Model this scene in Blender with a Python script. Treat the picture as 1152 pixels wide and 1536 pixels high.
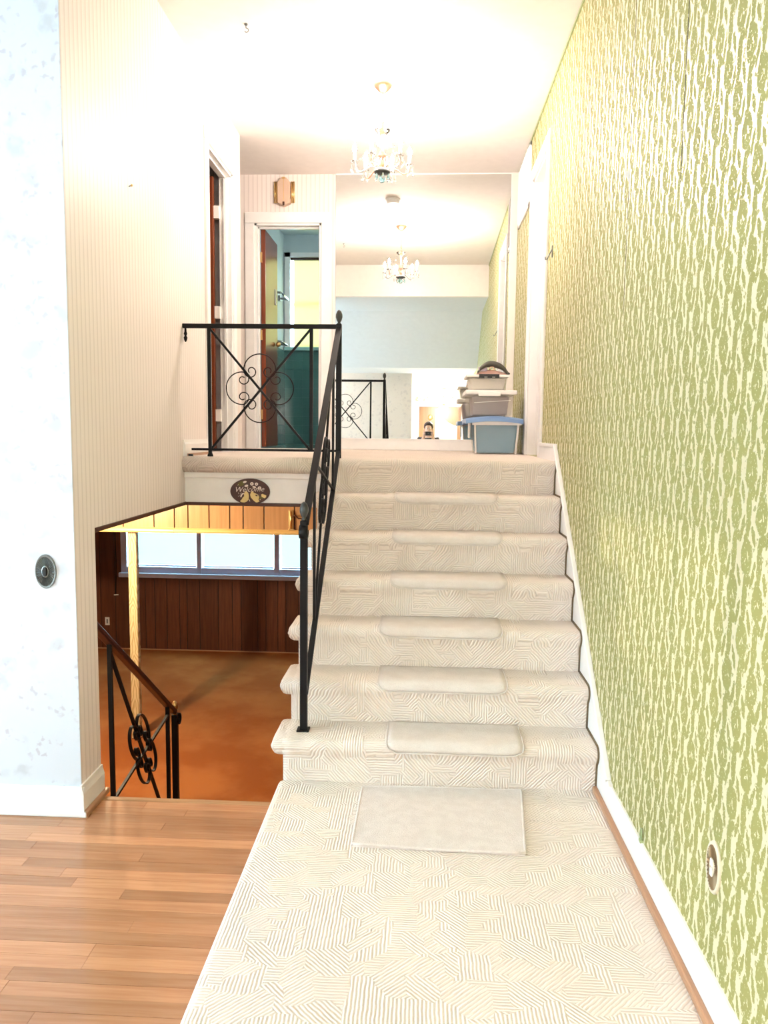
import bpy, bmesh, math, random
from mathutils import Vector, Matrix
random.seed(7)
for o in list(bpy.data.objects): bpy.data.objects.remove(o)
scene = bpy.context.scene
C = scene.collection
PI = math.pi

# ------------------------------------------------------------------ measures (metres)
H = 1.566                       # camera height over the carpet
RR, T, D = .2011, .2196, 3.305  # riser, tread, foot of the first riser
XR, XL = .792, -.600            # stair flight, right and left end
XW, XLW = .812, -1.450          # right wall, left wall
YM, ZC = 7.078, 3.843           # mirror wall, hall ceiling
ZL = 7*RR                       # landing
YE = D + 6*T                    # landing edge
ZW = -.103                      # wood floor
ZB = -1.40                      # lower level floor
YFAR = 10.03

# ------------------------------------------------------------------ camera
cd = bpy.data.cameras.new('camera'); cam = bpy.data.objects.new('camera', cd); C.objects.link(cam)
cd.sensor_fit = 'VERTICAL'; cd.sensor_height = 36; cd.lens = 1154/1536*36; cd.clip_start = .02
yaw, pitch, roll = -.048, -.103, .012
fw = Vector((math.sin(yaw)*math.cos(pitch), math.cos(yaw)*math.cos(pitch), math.sin(pitch)))
rt = Vector((math.cos(yaw), -math.sin(yaw), 0)); up = rt.cross(fw)
r2 = rt*math.cos(roll) + up*math.sin(roll); u2 = -rt*math.sin(roll) + up*math.cos(roll)
cam.matrix_world = Matrix(((r2.x, u2.x, -fw.x, 0), (r2.y, u2.y, -fw.y, 0), (r2.z, u2.z, -fw.z, H), (0, 0, 0, 1)))
scene.camera = cam

# ------------------------------------------------------------------ world, daylight, exposure
w = bpy.data.worlds.new('world'); scene.world = w; w.use_nodes = True
bg = w.node_tree.nodes['Background']; bg.inputs[0].default_value = (.62, .87, 1, 1); bg.inputs[1].default_value = 6.0
def area(name, loc, rot, sx, sy, power, col):
    l = bpy.data.lights.new(name, 'AREA'); l.shape = 'RECTANGLE'; l.size = sx; l.size_y = sy; l.energy = power; l.color = col
    o = bpy.data.objects.new(name, l); C.objects.link(o); o.location = loc; o.rotation_euler = rot; return o
# daylight that falls in through the living room's picture window (X = -5)
area('window_daylight', (-4.95, 1.35, 1.25), (0, -PI/2, 0), 1.7, 2.6, 35, (.84, .91, 1))
BULB = 560.0
vs = scene.view_settings
vs.view_transform = 'Standard'; vs.look = 'None'; vs.gamma = 1; vs.use_curve_mapping = False; vs.exposure = 1.45

# ------------------------------------------------------------------ node helpers
class NT:
    def __init__(s, name, rough=.6, spec=.5, metal=0):
        s.m = bpy.data.materials.new(name); s.m.use_nodes = True; s.t = s.m.node_tree
        s.b = s.t.nodes['Principled BSDF']; s.out = s.t.nodes['Material Output']
        s.b.inputs['Roughness'].default_value = rough; s.b.inputs['Metallic'].default_value = metal
        s.b.inputs['Specular IOR Level'].default_value = spec
    def n(s, typ, **kw):
        x = s.t.nodes.new(typ)
        for k, v in kw.items(): setattr(x, k, v)
        return x
    def put(s, sock, v):
        if hasattr(v, 'is_output'): s.t.links.new(v, sock)
        elif isinstance(v, (tuple, list)) and len(v) == 3 and sock.type == 'RGBA': sock.default_value = (*v, 1)
        else: sock.default_value = v
    def coord(s): return s.n('ShaderNodeTexCoord').outputs['Object']
    def sep(s, v):
        x = s.n('ShaderNodeSeparateXYZ'); s.put(x.inputs[0], v); return x.outputs
    def comb(s, x=0., y=0., z=0.):
        c = s.n('ShaderNodeCombineXYZ')
        for i, v in enumerate((x, y, z)): s.put(c.inputs[i], v)
        return c.outputs[0]
    def m_(s, op, a, b=0., c=None):
        x = s.n('ShaderNodeMath', operation=op); s.put(x.inputs[0], a); s.put(x.inputs[1], b)
        if c is not None: s.put(x.inputs[2], c)
        return x.outputs[0]
    def noise(s, v, scale, detail=2., rough=.5, out='Fac'):
        x = s.n('ShaderNodeTexNoise'); s.put(x.inputs['Vector'], v); x.inputs['Scale'].default_value = scale
        x.inputs['Detail'].default_value = detail; x.inputs['Roughness'].default_value = rough; return x.outputs[out]
    def ramp(s, f, stops):
        x = s.n('ShaderNodeValToRGB'); s.put(x.inputs[0], f); e = x.color_ramp.elements
        while len(e) < len(stops): e.new(.5)
        for el, (p, c) in zip(e, stops): el.position = p; el.color = (*c, 1) if len(c) == 3 else c
        return x.outputs[0]
    def step(s, f, a, b):
        x = s.n('ShaderNodeMapRange', interpolation_type='SMOOTHSTEP'); s.put(x.inputs[0], f)
        x.inputs[1].default_value = a; x.inputs[2].default_value = b; return x.outputs[0]
    def mix(s, f, a, b):
        x = s.n('ShaderNodeMix', data_type='RGBA'); s.put(x.inputs[0], f); s.put(x.inputs[6], a); s.put(x.inputs[7], b); return x.outputs[2]
    def col(s, v): s.put(s.b.inputs['Base Color'], v); return s
    def bump(s, h, strength=.3, dist=.005):
        x = s.n('ShaderNodeBump'); s.put(x.inputs['Height'], h); x.inputs['Strength'].default_value = strength
        x.inputs['Distance'].default_value = dist; s.t.links.new(x.outputs[0], s.b.inputs['Normal']); return s
M_SPEC = .5
def plain(name, c, rough=.5, metal=0, spec=.5):
    s = NT(name, rough, spec, metal); v = s.coord()
    f = s.noise(v, 14, 3)
    return s.col(s.mix(f, tuple(x*.95 for x in c), tuple(min(1, x*1.05) for x in c))).m
M = {}
M['white'] = plain('white_paint', (.84, .80, .76), .35)
M['white2'] = plain('bright_white_paint', (.86, .84, .83), .3)
M['ceil'] = plain('ceiling_paint', (.84, .785, .75), .8, spec=.2)
M['grey_ceil'] = plain('cool_ceiling_paint', (.74, .77, .80), .8, spec=.2)
M['iron'] = plain('black_iron', (.008, .008, .009), .45, spec=.18)
M['rail_brown'] = plain('mahogany_rail', (.035, .010, .010), .3)
M['brass'] = plain('brass', (.72, .50, .22), .3, 1)
M['gold'] = plain('pale_gold', (.70, .42, .28), .35, 1)
M['pewter'] = plain('pewter', (.24, .26, .26), .35, .8)
M['finial'] = plain('dark_cast_finial', (.035, .037, .035), .4)
M['chrome'] = plain('chrome', (.8, .8, .8), .12, 1)
M['black'] = plain('black_plastic', (.015, .014, .014), .4)
M['dark'] = plain('dark_slot', (.006, .006, .006), .6)
M['darktrim'] = plain('dark_brown_trim', (.055, .018, .010), .35)
M['shoe'] = plain('wood_shoe_moulding', (.42, .22, .12), .4)
M['cord'] = plain('brown_cord', (.13, .085, .04), .8)
M['blue_plastic'] = plain('blue_plastic', (.17, .30, .55), .35)
M['blue_cloth'] = plain('blue_contents', (.11, .35, .56), .8)
M['mauve'] = plain('mauve_contents', (.36, .30, .34), .8)
M['white_plastic'] = plain('white_plastic', (.8, .78, .75), .35)
M['pink'] = plain('pink_pouch', (.65, .40, .33), .6)
M['strap'] = plain('dark_strap', (.07, .065, .05), .5)
M['skin'] = plain('skin', (.62, .38, .29), .5)
M['hair'] = plain('dark_hair', (.045, .025, .02), .5)
M['jacket'] = plain('navy_jacket', (.02, .022, .04), .7)
M['trousers'] = plain('dark_trousers', (.03, .03, .045), .8)
M['eye'] = plain('eye_white', (.75, .73, .7), .2)
M['chime'] = plain('chime_cover', (.60, .42, .31), .5)
M['yellow'] = plain('plaque_yellow', (.74, .56, .24), .6)
M['petal'] = plain('plaque_white', (.78, .66, .60), .6)
M['olive'] = plain('plaque_green', (.10, .08, .015), .6)
M['palegreen'] = plain('pale_green_plastic', (.30, .36, .18), .4)
M['ivory'] = plain('ivory_plate', (.70, .62, .48), .35)
M['flute'] = plain('antique_brass_flutes', (.30, .22, .13), .35, .7)
M['plaque'] = plain('plaque_brown', (.060, .022, .020), .4)
M['dim'] = plain('darkened_room_wall', (.10, .07, .06), .8)  # dark colour stands in for the gloom of the unlit bedroom and closet
M['tub'] = plain('tub_enamel', (.35, .62, .60), .2)

def carpet(name, c1, c2, scale, pitch_, fold=True):
    s = NT(name, .95, .1); o = s.sep(s.coord())
    v = s.m_('ADD', o[1], o[2]) if fold else o[1]
    p = s.comb(o[0], v, 0.)
    wob = s.noise(p, 7, 2, out='Color'); wv = s.sep(wob)
    p2 = s.comb(s.m_('MULTIPLY_ADD', wv[0], .05, o[0]), s.m_('MULTIPLY_ADD', wv[1], .05, v), 0.)
    vo = s.n('ShaderNodeTexVoronoi', feature='F1', distance='CHEBYCHEV'); s.put(vo.inputs['Vector'], p2); vo.inputs['Scale'].default_value = scale
    cs = s.sep(vo.outputs['Color'])
    ang = s.m_('MULTIPLY', s.m_('FLOOR', s.m_('MULTIPLY', cs[0], 4)), PI/4)
    ph = s.m_('ADD', s.m_('MULTIPLY', o[0], s.m_('COSINE', ang)), s.m_('MULTIPLY', v, s.m_('SINE', ang)))
    ph = s.m_('ADD', ph, s.m_('MULTIPLY', s.noise(p, 30, 1), .006))
    wave = s.m_('SINE', s.m_('MULTIPLY', ph, 2*PI/pitch_))
    fine = s.noise(s.coord(), 330, 2)
    h = s.m_('ADD', wave, s.m_('MULTIPLY', fine, .8))
    blot = s.noise(p, 2.5, 3)
    base = s.mix(s.step(blot, .35, .65), c1, tuple(x*.95 for x in c1))
    s.col(s.mix(s.step(wave, -.25, -.98), base, c2)); s.bump(h, .45, .005)
    return s.m
M['carpet'] = carpet('carved_cream_carpet', (.87, .775, .70), (.69, .60, .53), 10.5, .0115)
def shag(name, c1, c2, sc=6):
    s = NT(name, .95, .1); v = s.coord(); f = s.noise(v, sc, 4, .6); g = s.noise(v, 260, 2)
    s.col(s.mix(s.m_('MULTIPLY', g, .45), s.mix(s.step(f, .38, .64), c1, c2), tuple(x*.55 for x in c1))); s.bump(g, .6, .006); return s.m
M['orange'] = shag('rust_shag_carpet', (.31, .090, .022), (.42, .150, .043), 1.3)
M['mat'] = shag('beige_tread_mat', (.80, .715, .655), (.85, .77, .715), 12)
M['floormat'] = shag('speckled_door_mat', (.82, .735, .69), (.88, .80, .755), 22)

def stripes():
    s = NT('striped_wallpaper', .45, .4); o = s.sep(s.coord())
    t = s.m_('ADD', o[0], o[1])
    wv = s.m_('SINE', s.m_('MULTIPLY', t, 2*PI/.040))
    f = s.step(wv, .45, .95)
    fine = s.noise(s.comb(s.m_('MULTIPLY', t, 60), 0., s.m_('MULTIPLY', o[2], 2)), 3, 3)
    base = s.mix(fine, (.86, .775, .735), (.81, .725, .685))
    s.col(s.mix(s.m_('MULTIPLY', f, .50), base, (.60, .52, .48))); s.bump(wv, .12, .002); return s.m
M['stripe'] = stripes()
def floral(name, base, a, b, sc=9.):
    s = NT(name, .6, .3); v = s.coord(); o = s.sep(v)
    d = s.noise(v, 26, 3, out='Color'); ds = s.sep(d)
    p = s.comb(s.m_('MULTIPLY_ADD', ds[0], .07, s.m_('ADD', o[0], o[1])), 0., s.m_('MULTIPLY_ADD', ds[1], .07, o[2]))
    vo = s.n('ShaderNodeTexVoronoi', feature='F1'); s.put(vo.inputs['Vector'], p); vo.inputs['Scale'].default_value = sc
    clump = s.step(s.noise(v, 7, 2), .44, .56)
    f = s.m_('MULTIPLY', s.step(vo.outputs['Distance'], .46, .22), clump)
    vo2 = s.n('ShaderNodeTexVoronoi', feature='F1'); s.put(vo2.inputs['Vector'], p); vo2.inputs['Scale'].default_value = sc*3.2
    f2 = s.m_('MULTIPLY', s.step(vo2.outputs['Distance'], .42, .2), s.step(s.noise(v, 11, 2), .50, .60))
    c = s.mix(s.m_('MULTIPLY', f, .75), base, a); c = s.mix(s.m_('MULTIPLY', f2, .8), c, b)
    weave = s.noise(s.comb(s.m_('MULTIPLY', o[0], 200), s.m_('MULTIPLY', o[1], 200), s.m_('MULTIPLY', o[2], 30)), 1, 2)
    s.col(s.mix(s.m_('MULTIPLY', weave, .12), c, (.55, .6, .65))); return s.m
M['floral'] = floral('blue_floral_wallpaper', (.63, .675, .745), (.50, .53, .58), (.485, .475, .55))
M['floral2'] = floral('grey_floral_wallpaper', (.70, .60, .52), (.58, .49, .44), (.60, .50, .44), 14)
M['leafy'] = floral('green_leafy_border', (.72, .72, .58), (.16, .26, .08), (.22, .30, .12), 17)

def damask():
    s = NT('green_foil_damask', .5, .5); v = s.coord(); o = s.sep(v)
    d1 = s.sep(s.noise(v, 26, 2, out='Color')); d2 = s.sep(s.noise(v, 95, 2, out='Color'))
    y = s.m_('ADD', s.m_('MULTIPLY_ADD', d1[0], .013, o[1]), s.m_('MULTIPLY', d2[0], .011))
    z = s.m_('ADD', s.m_('MULTIPLY_ADD', d1[1], .016, o[2]), s.m_('MULTIPLY', d2[1], .013))
    def cell(ox, oz):
        return [s.m_('MULTIPLY', s.m_('SUBTRACT', s.m_('FRACT', s.m_('ADD', s.m_('MULTIPLY', c_, 1/p_), of)), .5), p_) for c_, p_, of in ((y, .150, ox), (z, .214, oz))]
    def lens(ox, oz, ra, rb, rot=0.):
        a_, b_ = cell(ox, oz); ca, sa = math.cos(rot), math.sin(rot)
        e = s.m_('DIVIDE', s.m_('SUBTRACT', s.m_('MULTIPLY', a_, ca), s.m_('MULTIPLY', b_, sa)), ra)
        f = s.m_('DIVIDE', s.m_('ADD', s.m_('MULTIPLY', a_, sa), s.m_('MULTIPLY', b_, ca)), rb)
        return s.m_('ADD', s.m_('MULTIPLY', e, e), s.m_('MULTIPLY', f, f))
    def union(*l):
        r = l[0]
        for q in l[1:]: r = s.m_('MINIMUM', r, q)
        return r
    flowers = union(lens(0, 0, .031, .046), lens(.5, .5, .031, .046))
    hearts = union(lens(.05, 0, .0035, .014, .4), lens(.55, .5, .0035, .014, .4), lens(.96, .04, .003, .010, -.6), lens(.46, .54, .003, .010, -.6))
    leaves = union(lens(.5, 0, .0145, .060), lens(0, .5, .0145, .060), lens(.27, .20, .0085, .036, -.28), lens(.77, .70, .0085, .036, -.28), lens(.73, .25, .009, .030, .35), lens(.23, .75, .009, .030, .35),
                   lens(.10, .27, .012, .017, .5), lens(.60, .77, .012, .017, -.5), lens(.42, .30, .010, .015), lens(.92, .80, .010, .015))
    fl_ = s.noise(v, 120, 2)
    green_m = s.m_('MAXIMUM', s.m_('MULTIPLY', s.step(s.m_('ADD', flowers, s.m_('MULTIPLY', fl_, .5)), 1.42, 1.22), s.step(s.m_('ADD', hearts, s.m_('MULTIPLY', fl_, 1.6)), 1.25, 1.6)), s.step(leaves, 1.15, .95))
    green_m = s.m_('MAXIMUM', green_m, s.m_('MULTIPLY', s.step(s.noise(v, 62, 2), .60, .64), .85))
    green_m = s.m_('MULTIPLY', green_m, s.m_('SUBTRACT', 1., s.m_('MULTIPLY', s.step(s.noise(v, 150, 1), .66, .70), .8)))
    foil = s.m_('SUBTRACT', 1., green_m)
    # dark open joints between the paper strips
    def seam(yy, z0):
        a = s.step(s.m_('ABSOLUTE', s.m_('SUBTRACT', o[1], yy)), .0065, .003)
        return s.m_('MULTIPLY', a, s.step(s.m_('ADD', o[2], s.m_('MULTIPLY', s.noise(v, 3, 2), .6)), z0+.2, z0+.5))
    sm = s.m_('MAXIMUM', seam(3.25, 2.05), s.m_('MULTIPLY', seam(2.60, 2.25), 1.))
    green = s.mix(s.noise(v, 2.2, 2), (.27, .258, .072), (.32, .305, .098))
    pale = (.76, .72, .50)
    c = s.mix(foil, green, pale)
    s.col(s.mix(s.m_('MULTIPLY', sm, .95), c, (.03, .028, .008)))
    s.put(s.b.inputs['Metallic'], s.m_('MULTIPLY', foil, .42))
    r = s.n('ShaderNodeMapRange'); s.put(r.inputs[0], foil); r.inputs[3].default_value = .72; r.inputs[4].default_value = .40
    s.t.links.new(r.outputs[0], s.b.inputs['Roughness'])
    s.bump(s.m_('MULTIPLY', foil, -1.), .15, .002); return s.m
M['damask'] = damask()

def wood(name, c1, c2, axis, rough=.25, sc=1., tone=.25):
    s = NT(name, rough, .5); o = s.sep(s.coord()); rnd = s.n('ShaderNodeObjectInfo').outputs['Random']
    off = s.m_('MULTIPLY', rnd, 37.)
    k = [60*sc, 60*sc, 60*sc]; k[axis] = 3.2*sc
    p = s.comb(*[s.m_('ADD', s.m_('MULTIPLY', o[i], k[i]), off) for i in range(3)])
    f = s.noise(p, 1, 4, .6)
    c = s.mix(s.step(f, .3, .7), c1, c2)
    hsv = s.n('ShaderNodeHueSaturation'); s.put(hsv.inputs['Color'], c)
    s.put(hsv.inputs['Value'], s.m_('MULTIPLY_ADD', rnd, tone*2, 1-tone)); s.col(hsv.outputs[0]); s.bump(f, .05, .001); return s.m
M['plank'] = wood('honey_oak_strip', (.45, .205, .100), (.53, .265, .138), 0, .14, 1, .20)
M['lip'] = wood('honey_oak_nosing', (.42, .22, .10), (.50, .28, .14), 0, .25, 1, .02)
M['panel_dark'] = wood('dark_wood_panelling', (.085, .024, .010), (.14, .043, .016), 2, .42, .7, .22)
M['panel_light'] = wood('amber_wood_panelling', (.38, .20, .085), (.46, .255, .115), 2, .35, .6, .12)
M['door_wood'] = wood('red_mahogany_door', (.16, .034, .014), (.22, .055, .022), 2, .22, .6, .02)
M['front_door'] = wood('tan_door', (.26, .14, .065), (.30, .17, .085), 2, .35, .4, .02)
M['gilt_wood'] = wood('golden_moulding', (.52, .33, .11), (.62, .43, .17), 0, .3, .8, .02)
def grain_post():
    s = NT('grained_post', .5, .4); o = s.sep(s.coord())
    a = s.m_('ADD', s.m_('MULTIPLY', s.m_('ABSOLUTE', s.m_('ADD', o[0], 2.702)), 3.0), s.m_('MULTIPLY', o[2], .55))
    a = s.m_('ADD', a, s.m_('MULTIPLY', s.noise(s.coord(), 5, 2), .30))
    wv = s.m_('SINE', s.m_('MULTIPLY', a, 90))
    s.col(s.mix(s.step(wv, -.2, .8), (.60, .48, .28), (.41, .30, .14))); return s.m
M['post'] = grain_post()

def mirror():
    s = NT('mirror_glass'); g = s.n('ShaderNodeBsdfGlossy'); g.inputs['Roughness'].default_value = 0; g.inputs['Color'].default_value = (.86, .88, .87, 1)
    s.t.links.new(g.outputs[0], s.out.inputs[0]); return s.m
M['mirror'] = mirror()
def glass(name, tint, alpha, rough=.03):
    s = NT(name); tr = s.n('ShaderNodeBsdfTransparent'); tr.inputs[0].default_value = (*tint, 1)
    g = s.n('ShaderNodeBsdfGlossy'); g.inputs['Roughness'].default_value = rough
    df = s.n('ShaderNodeBsdfDiffuse'); df.inputs[0].default_value = (*tint, 1)
    m1 = s.n('ShaderNodeMixShader'); m1.inputs[0].default_value = .35; s.t.links.new(df.outputs[0], m1.inputs[1]); s.t.links.new(g.outputs[0], m1.inputs[2])
    m2 = s.n('ShaderNodeMixShader'); m2.inputs[0].default_value = alpha; s.t.links.new(tr.outputs[0], m2.inputs[1]); s.t.links.new(m1.outputs[0], m2.inputs[2])
    s.t.links.new(m2.outputs[0], s.out.inputs[0]); return s.m
M['pane'] = glass('window_pane', (.93, 1, 1), .06)
M['clear'] = glass('clear_plastic', (.97, .96, .94), .12, .15)
def crystal(name, c):
    s = NT(name, .02); s.b.inputs['Transmission Weight'].default_value = 1; s.b.inputs['IOR'].default_value = 1.52; s.col(c); return s.m
M['crystal'] = crystal('cut_crystal', (.97, .97, 1)); M['crystal_blue'] = crystal('aqua_crystal', (.55, .92, .98))
def emit(name, c, st):
    s = NT(name); e = s.n('ShaderNodeEmission'); e.inputs[0].default_value = (*c, 1); e.inputs[1].default_value = st
    s.t.links.new(e.outputs[0], s.out.inputs[0]); return s.m
M['bulb'] = emit('glowing_bulb', (1, .87, .78), BULB)
M['bulb2'] = emit('pendant_bulb', (1, .91, .84), 1050)
M['bulb3'] = emit('stairwell_bulb', (1, .80, .52), 2000)
M['tube'] = emit('bath_fill_tube', (.80, .93, 1), 42)
M['bulb4'] = emit('living_fill_bulb', (1, .91, .80), 110)
def translucent(name, c, fac=.6):
    s = NT(name); t = s.n('ShaderNodeBsdfTranslucent'); d = s.n('ShaderNodeBsdfDiffuse'); t.inputs[0].default_value = (*c, 1); d.inputs[0].default_value = (*c, 1)
    mx = s.n('ShaderNodeMixShader'); mx.inputs[0].default_value = fac; s.t.links.new(d.outputs[0], mx.inputs[1]); s.t.links.new(t.outputs[0], mx.inputs[2])
    s.t.links.new(mx.outputs[0], s.out.inputs[0]); return s.m
M['slat'] = translucent('blind_slat', (.78, .92, .92), .050); M['shade'] = translucent('yellow_roller_shade', (.98, .86, .55), .30)
M['lampglass'] = translucent('opal_lamp_glass', (.9, .85, .75), .8)
M['tile'] = plain('teal_tile', (.085, .205, .19), .15); M['grout'] = plain('pale_teal_grout', (.16, .34, .31), .7)
M['bath_wall'] = plain('bathroom_paint', (.52, .60, .62), .6); M['winframe'] = plain('window_frame_paint', (.55, .60, .75), .4)

# ------------------------------------------------------------------ mesh helpers
class MB:
    def __init__(s): s.v = []; s.f = []
    def add(s, vs, fs):
        b = len(s.v); s.v += [tuple(x) for x in vs]; s.f += [tuple(b+i for i in f) for f in fs]; return s
    def box(s, x0, x1, y0, y1, z0, z1):
        x0, x1 = sorted((x0, x1)); y0, y1 = sorted((y0, y1)); z0, z1 = sorted((z0, z1))
        return s.add([(x, y, z) for z in (z0, z1) for y in (y0, y1) for x in (x0, x1)],
                     [(0, 2, 3, 1), (4, 5, 7, 6), (0, 1, 5, 4), (2, 6, 7, 3), (0, 4, 6, 2), (1, 3, 7, 5)])
    def bar(s, p, q, a, b, side=(0, 0, 1)):
        p, q, sd = Vector(p), Vector(q), Vector(side); d = (q-p).normalized(); e = (sd-d*sd.dot(d)).normalized(); g = d.cross(e)
        vs = [c + e*i*b/2 + g*j*a/2 for c in (p, q) for i, j in ((-1, -1), (1, -1), (1, 1), (-1, 1))]
        return s.add(vs, [(3, 2, 1, 0), (4, 5, 6, 7), (0, 1, 5, 4), (1, 2, 6, 5), (2, 3, 7, 6), (3, 0, 4, 7)])
    def tube(s, pts, r, n=8, closed=False):
        P = [Vector(p) for p in pts]; L = len(P); rs = r if isinstance(r, (list, tuple)) else [r]*L
        t0 = (P[1]-P[0]).normalized(); a = Vector((0, 0, 1)) if abs(t0.z) < .9 else Vector((1, 0, 0)); e = (a-t0*a.dot(t0)).normalized(); vs = []
        for i in range(L):
            t = (P[(i+1) % L if closed else min(i+1, L-1)]-P[i-1 if closed else max(i-1, 0)]).normalized(); e = (e-t*e.dot(t)).normalized(); g = t.cross(e)
            vs += [P[i]+(e*math.cos(2*PI*k/n)+g*math.sin(2*PI*k/n))*rs[i] for k in range(n)]
        fs = [(i*n+k, i*n+(k+1) % n, ((i+1) % L)*n+(k+1) % n, ((i+1) % L)*n+k) for i in range(L if closed else L-1) for k in range(n)]
        if not closed: fs += [tuple(range(n))[::-1], tuple((L-1)*n+k for k in range(n))]
        return s.add(vs, fs)
    def lathe(s, c, prof, n=16, sx=1, sy=1):
        vs = [(c[0]+r*sx*math.cos(2*PI*k/n), c[1]+r*sy*math.sin(2*PI*k/n), c[2]+z) for r, z in prof for k in range(n)]
        fs = [(i*n+k, i*n+(k+1) % n, (i+1)*n+(k+1) % n, (i+1)*n+k) for i in range(len(prof)-1) for k in range(n)]
        fs += [tuple(range(n))[::-1], tuple((len(prof)-1)*n+k for k in range(n))]
        return s.add(vs, fs)
    def prism(s, pts, axis, a0, a1):
        def mk(p, a):
            q = [p[0], p[1]]; q.insert(axis, a); return q
        n = len(pts)
        return s.add([mk(p, a0) for p in pts]+[mk(p, a1) for p in pts], [tuple(range(n))[::-1], tuple(range(n, 2*n))]+[(i, (i+1) % n, n+(i+1) % n, n+i) for i in range(n)])
    def ball(s, c, rx, ry=None, rz=None, n=12, m=8):
        ry = ry or rx; rz = rz or rx
        return s.lathe(c, [(max(1e-4, math.sin(PI*i/m))*rx, -math.cos(PI*i/m)*rz) for i in range(m+1)], n, 1, ry/rx)
    def build(s, name, mat, parent=None, smooth=False, bevel=0):
        me = bpy.data.meshes.new(name); me.from_pydata(s.v, [], s.f)
        bm = bmesh.new(); bm.from_mesh(me); bmesh.ops.recalc_face_normals(bm, faces=bm.faces)
        if bevel:
            bmesh.ops.remove_doubles(bm, verts=bm.verts, dist=1e-6)
            bmesh.ops.bevel(bm, geom=[e for e in bm.edges if len(e.link_faces) == 2 and e.calc_face_angle(0) > .6], offset=bevel, segments=2, affect='EDGES', profile=.5)
        bm.to_mesh(me); bm.free()
        me.materials.append(M[mat] if isinstance(mat, str) else mat)
        if smooth:
            for p in me.polygons: p.use_smooth = True
        o = bpy.data.objects.new(name, me); C.objects.link(o)
        if parent: put(o, parent)
        return o
def put(o, parent):
    o.parent = parent; mw = Matrix.Identity(4); p = parent
    while p: mw = p.matrix_basis @ mw if not p.parent else p.matrix_parent_inverse @ p.matrix_basis @ mw; p = p.parent
    o.matrix_parent_inverse = mw.inverted()
def thing(name, loc, label, cat, group=None):
    o = bpy.data.objects.new(name, None); C.objects.link(o); o.location = loc; o.empty_display_size = .1
    return tag(o, label, cat, group)
def tag(o, label, cat, group=None):
    o['label'] = label; o['category'] = cat
    if group: o['group'] = group
    return o
def struct(o, label=None):
    o['kind'] = 'structure'
    if label: o['label'] = label
    return o
def dup(o, parent):
    c = o.copy(); C.objects.link(c)
    if parent: put(c, parent)
    return c
def wall(name, axis, pos, thick, u0, u1, z0, z1, mat, holes=(), label=None):
    us = sorted({u0, u1, *[h[i] for h in holes for i in (0, 1)]}); zs = sorted({z0, z1, *[h[i] for h in holes for i in (2, 3)]})
    us = [u for u in us if u0 <= u <= u1]; zs = [z for z in zs if z0 <= z <= z1]
    nu, nz = len(us)-1, len(zs)-1
    def solid(i, j):
        if not (0 <= i < nu and 0 <= j < nz): return False
        cu, cz = (us[i]+us[i+1])/2, (zs[j]+zs[j+1])/2
        return not any(h[0] < cu < h[1] and h[2] < cz < h[3] for h in holes)
    V = {}; b = MB()
    def vid(i, j, k):
        if (i, j, k) not in V:
            p = pos + (thick if k else 0); V[i, j, k] = len(b.v)
            b.v.append((p, us[i], zs[j]) if axis == 0 else (us[i], p, zs[j]))
        return V[i, j, k]
    for i in range(nu):
        for j in range(nz):
            if not solid(i, j): continue
            for k in (0, 1): b.f.append(tuple(vid(*q, k) for q in ((i, j), (i+1, j), (i+1, j+1), (i, j+1))))
            for di, dj, e in ((-1, 0, ((i, j), (i, j+1))), (1, 0, ((i+1, j), (i+1, j+1))), (0, -1, ((i, j), (i+1, j))), (0, 1, ((i, j+1), (i+1, j+1)))):
                if not solid(i+di, j+dj): b.f.append((vid(*e[0], 0), vid(*e[1], 0), vid(*e[1], 1), vid(*e[0], 1)))
    return struct(b.build(name, mat), label)
def crom(P, k=8):
    P = [Vector(p) for p in P]; Q = [2*P[0]-P[1]]+P+[2*P[-1]-P[-2]]; out = []
    for i in range(1, len(Q)-2):
        for j in range(k):
            t = j/k; a, b, c, d = Q[i-1:i+3]
            out.append(.5*((2*b)+(c-a)*t+(2*a-5*b+4*c-d)*t*t+(3*b-a-3*c+d)*t**3))
    return out+[P[-1]]

# ================================================================== THE SETTING
# ---- wood floor with strip planks
fl = MB().box(-5, -.60, -2.7, 3.28, ZW-.12, ZW-.012).build('floor', 'plank'); struct(fl, 'honey coloured oak strip floor')
yy = 3.262
row = 0
while yy > .95:
    w_ = .060; x = -.585 if row % 2 else -.585
    xs = [-.60]
    while xs[-1] > -3.0: xs.append(xs[-1]-random.uniform(.35, 1.15))
    for a, b in zip(xs, xs[1:]):
        dz = random.uniform(-.0006, .0004)
        MB().box(b+.0006, a-.0006, yy-w_+.0006, yy-.0004, ZW-.014, ZW+dz).build('plank', 'plank', fl)
    yy -= w_; row += 1
MB().box(-5, -3.0, .9, 3.262, ZW-.014, ZW).build('plank_field', 'plank', fl)
MB().box(-5, -.60, -2.7, yy, ZW-.014, ZW).build('plank_field', 'plank', fl)
MB().box(-1.45, -.60, 3.2625, 3.302, ZW-.03, ZW+.002).build('nosing', 'lip', fl, bevel=.008)

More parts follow.
